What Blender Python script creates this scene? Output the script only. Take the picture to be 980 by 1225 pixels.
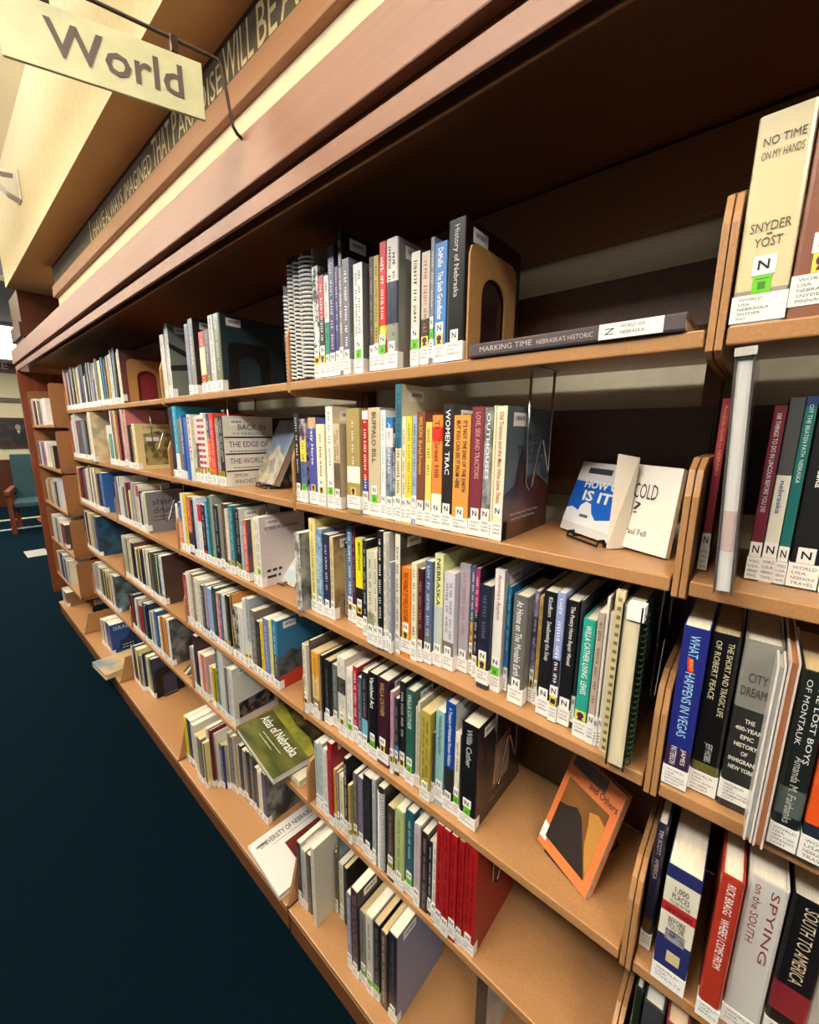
import bpy, math, random
from mathutils import Matrix, Vector
random.seed(11)
for o in list(bpy.data.objects): bpy.data.objects.remove(o, do_unlink=True)
SC = bpy.context.scene
COL = SC.collection
# ------------------------------------------------------------ camera
F_PX, YAW, PITCH, ROLL = 486.7034, math.radians(40.7763), math.radians(11.1497), math.radians(0.4609)
CAM = Vector((0.0762, -0.6499, 1.6519))
cam_d = bpy.data.cameras.new('camera'); cam = bpy.data.objects.new('camera', cam_d); COL.objects.link(cam)
cam_d.sensor_fit = 'HORIZONTAL'; cam_d.sensor_width = 36.0; cam_d.lens = F_PX / 980 * 36.0; cam_d.clip_start = 0.01
fw = Vector((-math.sin(YAW), math.cos(YAW), 0)); rt = Vector((math.cos(YAW), math.sin(YAW), 0)); up = Vector((0, 0, 1))
f2 = fw * math.cos(PITCH) - up * math.sin(PITCH); u2 = fw * math.sin(PITCH) + up * math.cos(PITCH)
r3 = rt * math.cos(ROLL) + u2 * math.sin(ROLL); u3 = u2 * math.cos(ROLL) - rt * math.sin(ROLL)
M = Matrix((r3, u3, -f2)).transposed().to_4x4(); M.translation = CAM
cam.matrix_world = M
SC.camera = cam
# ------------------------------------------------------------ world, lights, exposure
SC.view_settings.view_transform = 'Standard'; SC.view_settings.look = 'None'
SC.view_settings.gamma = 1.0; SC.view_settings.use_curve_mapping = False
SC.view_settings.exposure = 0.42
W = bpy.data.worlds.new('world'); SC.world = W; W.use_nodes = True
W.node_tree.nodes['Background'].inputs[0].default_value = (1.0, 0.96, 0.91, 1)
W.node_tree.nodes['Background'].inputs[1].default_value = 0.14
def area(name, loc, sx, sy, power, color=(1, 0.965, 0.915), rot=(0, 0, 0)):
    l = bpy.data.lights.new(name, 'AREA'); l.shape = 'RECTANGLE'; l.size = sx; l.size_y = sy
    l.energy = power; l.color = color
    o = bpy.data.objects.new(name, l); o.location = loc; o.rotation_euler = rot; COL.objects.link(o)
    return o
LAMPS = [(-7.6, -1.45, 30), (-5.2, -1.45, 30), (-2.9, -1.45, 32), (-0.7, -1.45, 34), (1.6, -1.45, 30)]
for i, (lx, ly, lp) in enumerate(LAMPS):      # unseen aisle lamps, hung low; upward light added to brighten the bulkhead
    area('lamp_and_fill', (lx, ly, 2.955), 1.15, 0.30, lp)
    area('lamp_and_fill', (lx, ly, 3.055), 1.15, 0.30, lp * 1.5, (1, 0.955, 0.89), (math.pi, 0, 0))
area('lamp_and_fill', (-9.6, 0.5, 2.93), 1.1, 0.5, 30, (1, 0.97, 0.92))
area('lamp_and_fill', (-9.4, 0.4, 2.62), 1.1, 0.5, 24, (1, 0.97, 0.92), (math.pi, 0, 0))  # added upward fill without a fitting, brightens the far ceiling
area('lamp_and_fill', (-9.6, -2.5, 2.93), 1.1, 0.5, 40, (1, 0.97, 0.92))
# ------------------------------------------------------------ materials
MC = {}
def lin(c):
    if isinstance(c, int): c = ['%02x' % ((c >> q) & 255) for q in (16, 8, 0)]; c = ''.join(c)
    if isinstance(c, str):
        if len(c) == 3: c = ''.join(q * 2 for q in c)
        c = [int(c[i:i + 2], 16) / 255 for i in (0, 2, 4)]
        c = [q / 12.92 if q <= 0.04045 else ((q + 0.055) / 1.055) ** 2.4 for q in c]
    return (c[0], c[1], c[2], 1)
def mat(c, rough=0.5, coat=0.0, metal=0.0, key=''):
    k = ('m', c, rough, coat, metal, key)
    if k in MC: return MC[k]
    m = bpy.data.materials.new('surface_' + str(c)); m.use_nodes = True
    b = m.node_tree.nodes['Principled BSDF']
    b.inputs['Base Color'].default_value = lin(c); b.inputs['Roughness'].default_value = rough
    b.inputs['Metallic'].default_value = metal; b.inputs['Coat Weight'].default_value = coat
    b.inputs['Coat Roughness'].default_value = 0.15
    MC[k] = m; return m
def noisy(c1, c2, scale=30.0, rough=0.5, coat=0.0, lo=0.42, hi=0.58, stretch=(1, 1, 1), detail=3.0, bump=0.0):
    k = ('n', c1, c2, scale, rough, coat, lo, hi, stretch, detail, bump)
    if k in MC: return MC[k]
    m = bpy.data.materials.new('pattern_%s_%s' % (c1, c2)); m.use_nodes = True
    nt = m.node_tree; b = nt.nodes['Principled BSDF']
    tc = nt.nodes.new('ShaderNodeTexCoord'); mp = nt.nodes.new('ShaderNodeMapping'); no = nt.nodes.new('ShaderNodeTexNoise'); cr = nt.nodes.new('ShaderNodeValToRGB')
    mp.inputs['Scale'].default_value = stretch
    no.inputs['Scale'].default_value = scale; no.inputs['Detail'].default_value = detail
    cr.color_ramp.elements[0].position = lo; cr.color_ramp.elements[1].position = hi
    cr.color_ramp.elements[0].color = lin(c1); cr.color_ramp.elements[1].color = lin(c2)
    L = nt.links
    L.new(tc.outputs['Object'], mp.inputs[0]); L.new(mp.outputs[0], no.inputs['Vector']); L.new(no.outputs['Fac'], cr.inputs[0]); L.new(cr.outputs[0], b.inputs['Base Color'])
    b.inputs['Roughness'].default_value = rough; b.inputs['Coat Weight'].default_value = coat; b.inputs['Coat Roughness'].default_value = 0.15
    if bump:
        bp = nt.nodes.new('ShaderNodeBump'); bp.inputs['Strength'].default_value = bump
        L.new(no.outputs['Fac'], bp.inputs['Height']); L.new(bp.outputs[0], b.inputs['Normal'])
    MC[k] = m; return m
def emit(c, s):
    m = bpy.data.materials.new('light_diffuser'); m.use_nodes = True
    b = m.node_tree.nodes['Principled BSDF']
    b.inputs['Base Color'].default_value = lin(c); b.inputs['Emission Color'].default_value = lin(c); b.inputs['Emission Strength'].default_value = s
    return m
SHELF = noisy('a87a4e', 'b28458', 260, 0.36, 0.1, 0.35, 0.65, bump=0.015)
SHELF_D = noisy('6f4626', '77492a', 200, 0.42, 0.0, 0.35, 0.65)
FASCIA = noisy('845946', '8e624f', 9, 0.5, 0.0, 0.3, 0.7, (0.25, 6, 8))
LEDGE = noisy('96694a', 'a07253', 9, 0.55, 0.0, 0.3, 0.7, (0.25, 6, 8))
WOOD = noisy('6a2f17', '8a4423', 7, 0.35, 0.2, 0.3, 0.7, (3, 3, 0.35))
WOODD = noisy('4a2210', '5e2d16', 7, 0.35, 0.2, 0.3, 0.7, (3, 3, 0.35))
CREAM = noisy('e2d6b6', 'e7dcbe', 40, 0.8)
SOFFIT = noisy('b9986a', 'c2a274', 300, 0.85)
BACKP = noisy('4b2c18', '533119', 60, 0.38)
CARPET = noisy('010910', '03161f', 420, 1.0, 0, 0.3, 0.7, bump=0.4)
cb = CARPET.node_tree.nodes['Principled BSDF']; cb.inputs['Specular IOR Level'].default_value = 0.05
cb.inputs['Sheen Weight'].default_value = 0.26; cb.inputs['Sheen Tint'].default_value = lin('2f7a9e'); cb.inputs['Sheen Roughness'].default_value = 0.4
STEEL = mat('b8b8b8', 0.25, 0, 1.0)
BLACKM = mat('141414', 0.4)
WHITE = mat('f0eeea', 0.45)
INK = mat('1b1b1d', 0.6)
PAGES = noisy('d9d0ba', 'e9e2d0', 60, 0.8, 0, 0.3, 0.7, (12, 0.5, 0.5))
PAGEST = noisy('c2aa7c', 'd2bd92', 60, 0.8, 0, 0.3, 0.7, (12, 0.5, 0.5))
# ------------------------------------------------------------ text outlines
TX = {}
def glyphs(s, bold=0.0):
    k = (s, bold)
    if k in TX: return TX[k]
    c = bpy.data.curves.new('t', 'FONT'); c.body = s; c.resolution_u = 2; c.offset = bold
    c.align_x = 'LEFT'; c.fill_mode = 'FRONT' if hasattr(c, 'fill_mode') else c.fill_mode
    o = bpy.data.objects.new('t', c); COL.objects.link(o)
    dg = bpy.context.evaluated_depsgraph_get()
    me = bpy.data.meshes.new_from_object(o.evaluated_get(dg))
    v = [(p.co.x, p.co.y) for p in me.vertices]; f = [tuple(p.vertices) for p in me.polygons]
    bpy.data.objects.remove(o); bpy.data.curves.remove(c); bpy.data.meshes.remove(me)
    if v:
        x0 = min(p[0] for p in v); x1 = max(p[0] for p in v); y0 = min(p[1] for p in v); y1 = max(p[1] for p in v)
    else: x0 = x1 = y0 = y1 = 0
    TX[k] = ([(p[0] - x0, p[1] - y0) for p in v], f, x1 - x0, y1 - y0)
    return TX[k]
# ------------------------------------------------------------ mesh builder
class MB:
    def __init__(s): s.v = []; s.f = []; s.m = []
    def add(s, vs, fs, mi=0):
        n = len(s.v); s.v += [tuple(q) for q in vs]
        for f in fs: s.f.append(tuple(n + i for i in f)); s.m.append(mi)
    def box(s, x0, x1, y0, y1, z0, z1, mi=0):
        s.add([(x0, y0, z0), (x1, y0, z0), (x1, y1, z0), (x0, y1, z0), (x0, y0, z1), (x1, y0, z1), (x1, y1, z1), (x0, y1, z1)],
              [(0, 3, 2, 1), (4, 5, 6, 7), (0, 1, 5, 4), (1, 2, 6, 5), (2, 3, 7, 6), (3, 0, 4, 7)], mi)
    def prism(s, pts, ax, a0, a1, mi=0):      # polygon pts in the two other axes, extruded along ax
        n = len(pts)
        def P(p, a):
            return (a, p[0], p[1]) if ax == 'x' else (p[0], a, p[1]) if ax == 'y' else (p[0], p[1], a)
        vs = [P(p, a0) for p in pts] + [P(p, a1) for p in pts]
        s.add(vs, [tuple(range(n - 1, -1, -1)), tuple(range(n, 2 * n))] + [(i, (i + 1) % n, n + (i + 1) % n, n + i) for i in range(n)], mi)
    def quadbox(s, c, t, mi=0):               # four corners (counter-clockwise seen from the front), pushed back by vector t
        c = [Vector(q) for q in c]; t = Vector(t)
        vs = c + [q + t for q in c]
        s.add(vs, [(0, 1, 2, 3), (7, 6, 5, 4), (0, 4, 5, 1), (1, 5, 6, 2), (2, 6, 7, 3), (3, 7, 4, 0)], mi)
    def tube(s, pts, r, n=8, mi=0):
        pts = [Vector(p) for p in pts]; rings = []
        for i, p in enumerate(pts):
            d = (pts[min(i + 1, len(pts) - 1)] - pts[max(i - 1, 0)]).normalized()
            a = d.orthogonal().normalized() if i == 0 else (rings[-1][1] - d * rings[-1][1].dot(d)).normalized()
            b = d.cross(a)
            rings.append(([p + (a * math.cos(2 * math.pi * k / n) + b * math.sin(2 * math.pi * k / n)) * r for k in range(n)], a))
        vs = [q for R_ in rings for q in R_[0]]; fs = []
        for i in range(len(pts) - 1):
            for k in range(n): fs.append((i * n + k, i * n + (k + 1) % n, (i + 1) * n + (k + 1) % n, (i + 1) * n + k))
        fs.append(tuple(range(n - 1, -1, -1))); fs.append(tuple((len(pts) - 1) * n + k for k in range(n)))
        s.add(vs, fs, mi)
    def text(s, txt, o, eu, ev, h=None, w=None, mi=0, bold=0.0, centre=False):   # origin, unit vectors along and up the line, height and/or width
        v, f, tw, th = glyphs(txt, bold)
        if not v: return
        sy = (h / th) if h else w / tw; sx = (w / tw) if w else sy
        o = Vector(o); eu = Vector(eu); ev = Vector(ev)
        if centre: o = o - eu * (tw * sx / 2) - ev * (th * sy / 2)
        s.add([o + eu * (p[0] * sx) + ev * (p[1] * sy) for p in v], f, mi)
    def mesh(s, name, mats):
        me = bpy.data.meshes.new(name); me.from_pydata(s.v, [], s.f)
        for m in (mats if isinstance(mats, (list, tuple)) else [mats]): me.materials.append(m)
        if any(s.m): me.polygons.foreach_set('material_index', s.m)
        me.update(); return me
    def build(s, name, mats, parent=None, bevel=0, smooth=False):
        return link(name, s.mesh(name, mats), parent, bevel=bevel, smooth=smooth)
def link(name, me, parent=None, loc=(0, 0, 0), bevel=0, smooth=False):
    o = bpy.data.objects.new(name, me); COL.objects.link(o); o.location = loc
    if parent: o.parent = parent
    if bevel:
        b = o.modifiers.new('bevel', 'BEVEL'); b.width = bevel; b.segments = 2; b.limit_method = 'ANGLE'
    if smooth: me.polygons.foreach_set('use_smooth', [True] * len(me.polygons))
    return o
def tag(o, label, cat, group=None, kind=None):
    o['label'] = label; o['category'] = cat
    if group: o['group'] = group
    if kind: o['kind'] = kind
    return o
def empty(name, loc, label, cat, group=None, rz=0, kind=None):
    o = bpy.data.objects.new(name, None); COL.objects.link(o); o.location = loc; o.rotation_euler = (0, 0, rz); o.empty_display_size = 0.05
    return tag(o, label, cat, group, kind)
def struct(name, mb, mats, label, cat, bevel=0):
    return tag(mb.build(name, mats, bevel=bevel), label, cat, kind='structure')
def bx(*a):
    m = MB(); m.box(*a); return m
# ------------------------------------------------------------ the room
struct('floor', bx(-12.3, 3.5, -6.0, 3.2, -0.05, 0), CARPET, 'dark blue carpet along the shelves', 'floor')
m = MB()
m.box(-10.6, -9.5, -1.0, 0.62, 0.0, 0.004); m.box(-9.62, -9.5, -1.0, 0.9, 0.0, 0.004)
struct('trim_1', bx(-10.35, -10.2, -2.5, 1.4, 0.0, 0.004), mat('b9b08c', 0.9), 'pale stripe in the far carpet', 'carpet stripe')
struct('trim_2', bx(-9.32, -9.2, -2.5, 1.4, 0.0, 0.004), mat('9aa0a0', 0.9), 'grey stripe in the far carpet, nearest the shelves', 'carpet stripe')
struct('trim_3', bx(-10.1, -9.4, 0.42, 0.58, 0.0, 0.005), mat('8a4a30', 0.9), 'orange block in the far carpet pattern', 'carpet stripe')
struct('wall_back', bx(-4.63, 3.4, 0.31, 0.37, 0.0, 2.62), CREAM, 'cream wall behind the shelving', 'wall')
struct('ceiling', bx(-12.3, 3.5, -6.0, -0.06, 3.5, 3.55), mat('ebdfbe', 0.85), 'cream ceiling over the aisle', 'ceiling')
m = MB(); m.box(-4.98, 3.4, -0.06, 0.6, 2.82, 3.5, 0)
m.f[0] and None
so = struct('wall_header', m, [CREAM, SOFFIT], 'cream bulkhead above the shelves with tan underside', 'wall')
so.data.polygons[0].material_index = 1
struct('wall_upper', bx(-4.04, 3.4, 0.112, 0.31, 2.25, 2.82), CREAM, 'cream wall strip above the brown fascia', 'wall')
struct('trim_4', bx(-4.06, 3.4, 0.105, 0.118, 2.686, 2.82), noisy('4c4436', '544b3c', 30, 0.75), 'dark band carrying the quotation', 'trim')
m = MB(); m.prism([(0.116, 2.605), (0.088, 2.608), (0.092, 2.686), (0.116, 2.692)], 'x', -4.075, 3.4)
struct('trim_5', m, LEDGE, 'brown moulding under the quotation band', 'trim', 0.004)
struct('trim_6', bx(-4.67, 3.4, -0.13, -0.108, 2.166, 2.268), FASCIA, 'wide brown fascia board over the shelves', 'trim', 0.003)
struct('trim_7', bx(-4.66, 3.4, -0.119, -0.111, 2.114, 2.151), FASCIA, 'narrow brown board under the wide fascia', 'trim', 0.002)
struct('trim_14', bx(-4.66, 3.4, -0.108, -0.100, 2.140, 2.175), SHELF_D, 'groove back between the two fascia boards, coloured dark for its shade', 'trim')  # dark brown puts the shade of the groove into its colour
struct('trim_8', bx(-4.66, 3.4, -0.108, 0.30, 2.258, 2.264), FASCIA, 'board closing the top of the shelving', 'trim')
m = MB(); m.box(-4.62, 3.4, -0.05, 0.29, 2.156, 2.166, 0); m.box(-4.62, 3.4, -0.054, -0.046, 2.142, 2.166, 1)  # front lip in lighter tan, its edge highlight put into the colour
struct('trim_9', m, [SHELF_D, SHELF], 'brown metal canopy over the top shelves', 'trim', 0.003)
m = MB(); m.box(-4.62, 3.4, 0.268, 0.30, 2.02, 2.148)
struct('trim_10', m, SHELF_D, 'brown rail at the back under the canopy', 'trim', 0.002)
struct('trim_11', bx(-4.66, -4.63, -0.121, 0.31, 0.2, 2.114), WOOD, 'dark wood end panel of the shelving', 'trim', 0.002)
m = MB(); m.box(-5.45, -4.95, 0.0, 0.6, 0.0, 2.82); m.box(-5.47, -4.93, -0.022, 0.62, 2.44, 2.56)
struct('wall_column', m, WOODD, 'dark wood column behind the end of the shelving', 'column', 0.004)
# quotation
qr = empty('quotation_lettering', (-2.99, 0.1045, 2.704), 'cream painted quotation lettering on the dark band above the shelves', 'lettering')
QU = ['I', 'HAVE', 'ALWAYS', 'IMAGINED', 'THAT', 'PARADISE', 'WILL', 'BE', 'A', 'KIND', 'OF', 'LIBRARY']
QX = [(0, .02), (.055, .291), (.307, .593), (.632, .990), (1.010, 1.199), (1.224, 1.621), (1.638, 1.816), (1.839, 1.938), (1.954, 2.037), (2.055, 2.225), (2.25, 2.34), (2.36, 2.68)]
for wd, (x, x1) in zip(QU, QX):
    big = wd in ('I', 'THAT', 'WILL', 'BE', 'A', 'KIND'); m = MB(); ww = x1 - x
    if wd == 'PARADISE':
        m.text('P', (x, 0, 0), (1, 0, 0), (0, 0, 1), 0.108, 0.042); m.text('ARADISE', (x + 0.05, 0, 0), (1, 0, 0), (0, 0, 1), 0.078, ww - 0.05)
    elif wd == 'I': m.box(0, .012, -.0005, .0005, 0, .104)
    else: m.text(wd, (x, 0, 0), (1, 0, 0), (0, 0, 1), 0.100 if big else 0.072, ww)
    m.build('word', mat('c9ba90', 0.6), qr)
# detector on the bulkhead
r = empty('motion_detector', (-3.74, -0.06, 3.17), 'white angled detector on the cream bulkhead at upper left', 'detector')
m = MB(); m.box(-0.05, 0.05, -0.012, 0, -0.10, 0.075); m.build('mounting_plate', WHITE, r, 0.006)
m = MB(); m.prism([(-0.010, -0.095), (-0.010, 0.062), (-0.075, 0.055), (-0.118, 0.03), (-0.118, -0.005), (-0.062, -0.075)], 'x', -0.045, 0.045); m.build('housing', WHITE, r, 0.008)
m = MB(); m.prism([(-0.028, 0.038), (-0.10, 0.026), (-0.085, 0.0), (-0.030, 0.012)], 'x', 0.040, 0.0475); m.build('lens', mat('8d8480', 0.3), r)
# hanging sign
r = empty('hanging_sign', (-0.85, -0.137, 2.262), 'hanging cream sign reading World on a bent metal rod from the fascia', 'sign')
def loc(p): return (p[0] + 0.85, p[1] + 0.137, p[2] - 2.262)
m = MB(); P = [(-0.85, -0.126, 2.258), (-0.85, -0.139, 2.262), (-0.85, -0.148, 2.272), (-0.85, -0.165, 2.370), (-0.852, -0.172, 2.377), (-0.862, -0.20, 2.378), (-0.905, -0.363, 2.378), (-0.955, -0.52, 2.378)]
m.tube([loc(q) for q in P], 0.0035); m.build('rod', mat('4a3c34', 0.4, 0, 0.3), r, smooth=True)
eu = Vector((0.105, 0.272, 0)).normalized(); nn = Vector((eu.y, -eu.x, 0))
A = Vector((-0.85, -0.205, 2.255)); B = A - eu * 0.30
m = MB(); hgt = 0.098
m.quadbox([loc(B), loc(A), loc(A + Vector((0, 0, hgt * 0.97))), loc(B + Vector((0, 0, hgt)))], -nn * 0.006); m.build('panel', noisy('b9b994', 'c2c29c', 20, 0.45, 0.1), r, 0.001)
m = MB(); o = B + eu * 0.060 + Vector((0, 0, 0.024)) + nn * 0.0012
m.text('World', loc(o), eu, (0, 0, 1), 0.053, 0.205, bold=0.012); m.build('lettering', mat('4a3a38', 0.5), r)
for t in (0.045, 0.235):
    q = A - eu * t + Vector((0, 0, hgt)) - nn * 0.003
    m = MB(); m.box(-0.004, 0.004, -0.006, 0.006, 0, 0.026)
    c = m.build('clip', mat('3a2c26', 0.4), r); c.location = loc(q)
# ------------------------------------------------------------ shelving bays
ZS = [1.7804, 1.4551, 1.1308, 0.7793, 0.4407, 0.105]
Z5 = [1.683, 1.358, 1.046, 0.714, 0.39, 0.105]
GAP = [(0.0005, 0.0215), (-0.9235, -0.9125), (-1.8475, -1.8365), (-2.7715, -2.7605), (-3.6955, -3.6845)]
EXT = [(0.0225, 0.936), (-0.912, 0.0), (-1.836, -0.924), (-2.760, -1.848), (-3.684, -2.772), (-4.628, -3.696)]
BN = ['nearest bay at the right edge', 'second bay from the right with the open bottom shelves', 'third bay from the right', 'fourth bay from the right', 'fifth bay from the right', 'far end bay with deeper shelves by the wood panel']
def bracket(mb, x0, x1, y0, z, h):
    mb.prism([(y0, z - 0.027), (y0, z + h - 0.05), (y0 + 0.012, z + h - 0.015), (y0 + 0.045, z + h), (0.262, z + h), (0.262, z - 0.035), (y0 + 0.02, z - 0.035)], 'x', x0, x1)
def base_panel(mb, x0, x1):
    mb.prism([(-0.095, 0.108), (-0.055, 0.262), (0.262, 0.262), (0.262, 0.108)], 'x', x0, x1)
for b in range(6):
    x0, x1 = EXT[b]
    r = empty('shelving_bay', ((x0 + x1) / 2, 0, 0), 'tan metal shelving, ' + BN[b], 'shelving', 'tan metal shelving bays along the wall')
    cx = (x0 + x1) / 2; h = (x1 - x0) / 2
    zs = Z5 if b == 5 else ZS; yf = -0.078 if b == 5 else 0.0
    for i in range(5):
        m = MB(); m.prism([(yf, zs[i] - 0.022), (yf, zs[i]), (0.26, zs[i]), (0.26, zs[i] - 0.008), (yf + 0.012, zs[i] - 0.008), (yf + 0.012, zs[i] - 0.022)], 'x', -h, h)
        m.build('shelf', SHELF, r, 0.0025)
        m = MB(); m.box(-h, h, 0.262, 0.266, zs[i] + (0.06 if i < 2 else 0.0), zs[i] + (0.165 if i == 0 else 0.245)); m.build('back_panel', BACKP, r)
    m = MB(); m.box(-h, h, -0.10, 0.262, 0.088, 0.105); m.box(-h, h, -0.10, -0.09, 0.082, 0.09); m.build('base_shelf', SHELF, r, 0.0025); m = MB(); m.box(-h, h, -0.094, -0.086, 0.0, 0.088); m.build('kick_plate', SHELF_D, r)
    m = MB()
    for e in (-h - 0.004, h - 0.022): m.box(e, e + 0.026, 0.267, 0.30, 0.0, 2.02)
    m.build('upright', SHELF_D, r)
    if b == 5:
        for xx in (-h, h - 0.006):
            for i in range(5):
                m = MB(); m.prism([(-0.08, zs[i] - 0.022), (-0.08, zs[i] + 0.262), (-0.072, zs[i] + 0.275), (-0.06, zs[i] + 0.28), (0.26, zs[i] + 0.28), (0.26, zs[i] - 0.022)], 'x', xx, xx + 0.006)
                br = m.build('side_panel', noisy('8a5a32', '936038', 260, 0.45), r, 0.001)
                m = MB(); m.tube([(xx + 0.006, -0.035, zs[i] + 0.012), (xx + 0.009, -0.035, zs[i] + 0.012)], 0.005); m.build('screw', STEEL, br)
    if b < 5:   # left-hand bracket of this bay and right-hand one
        g0, g1 = GAP[b]; mid = (g0 + g1) / 2
        for i in range(5):
            m = MB(); bracket(m, mid + 0.0006 - cx, min(g1, mid + 0.0086) - cx, 0.0, zs[i], 0.165); m.build('bracket', SHELF, r, 0.0012)
        m = MB(); base_panel(m, mid + 0.0006 - cx, g1 - cx); m.build('base_bracket', SHELF, r, 0.001)
    if 1 <= b < 5:
        g0, g1 = GAP[b - 1]; mid = (g0 + g1) / 2
        for i in range(5):
            m = MB(); bracket(m, max(g0, mid - 0.0086) - cx, mid - 0.0006 - cx, 0.0, zs[i], 0.165); m.build('bracket', SHELF, r, 0.0012)
        m = MB(); base_panel(m, g0 - cx, mid - 0.0006 - cx); m.build('base_bracket', SHELF, r, 0.001)
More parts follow.
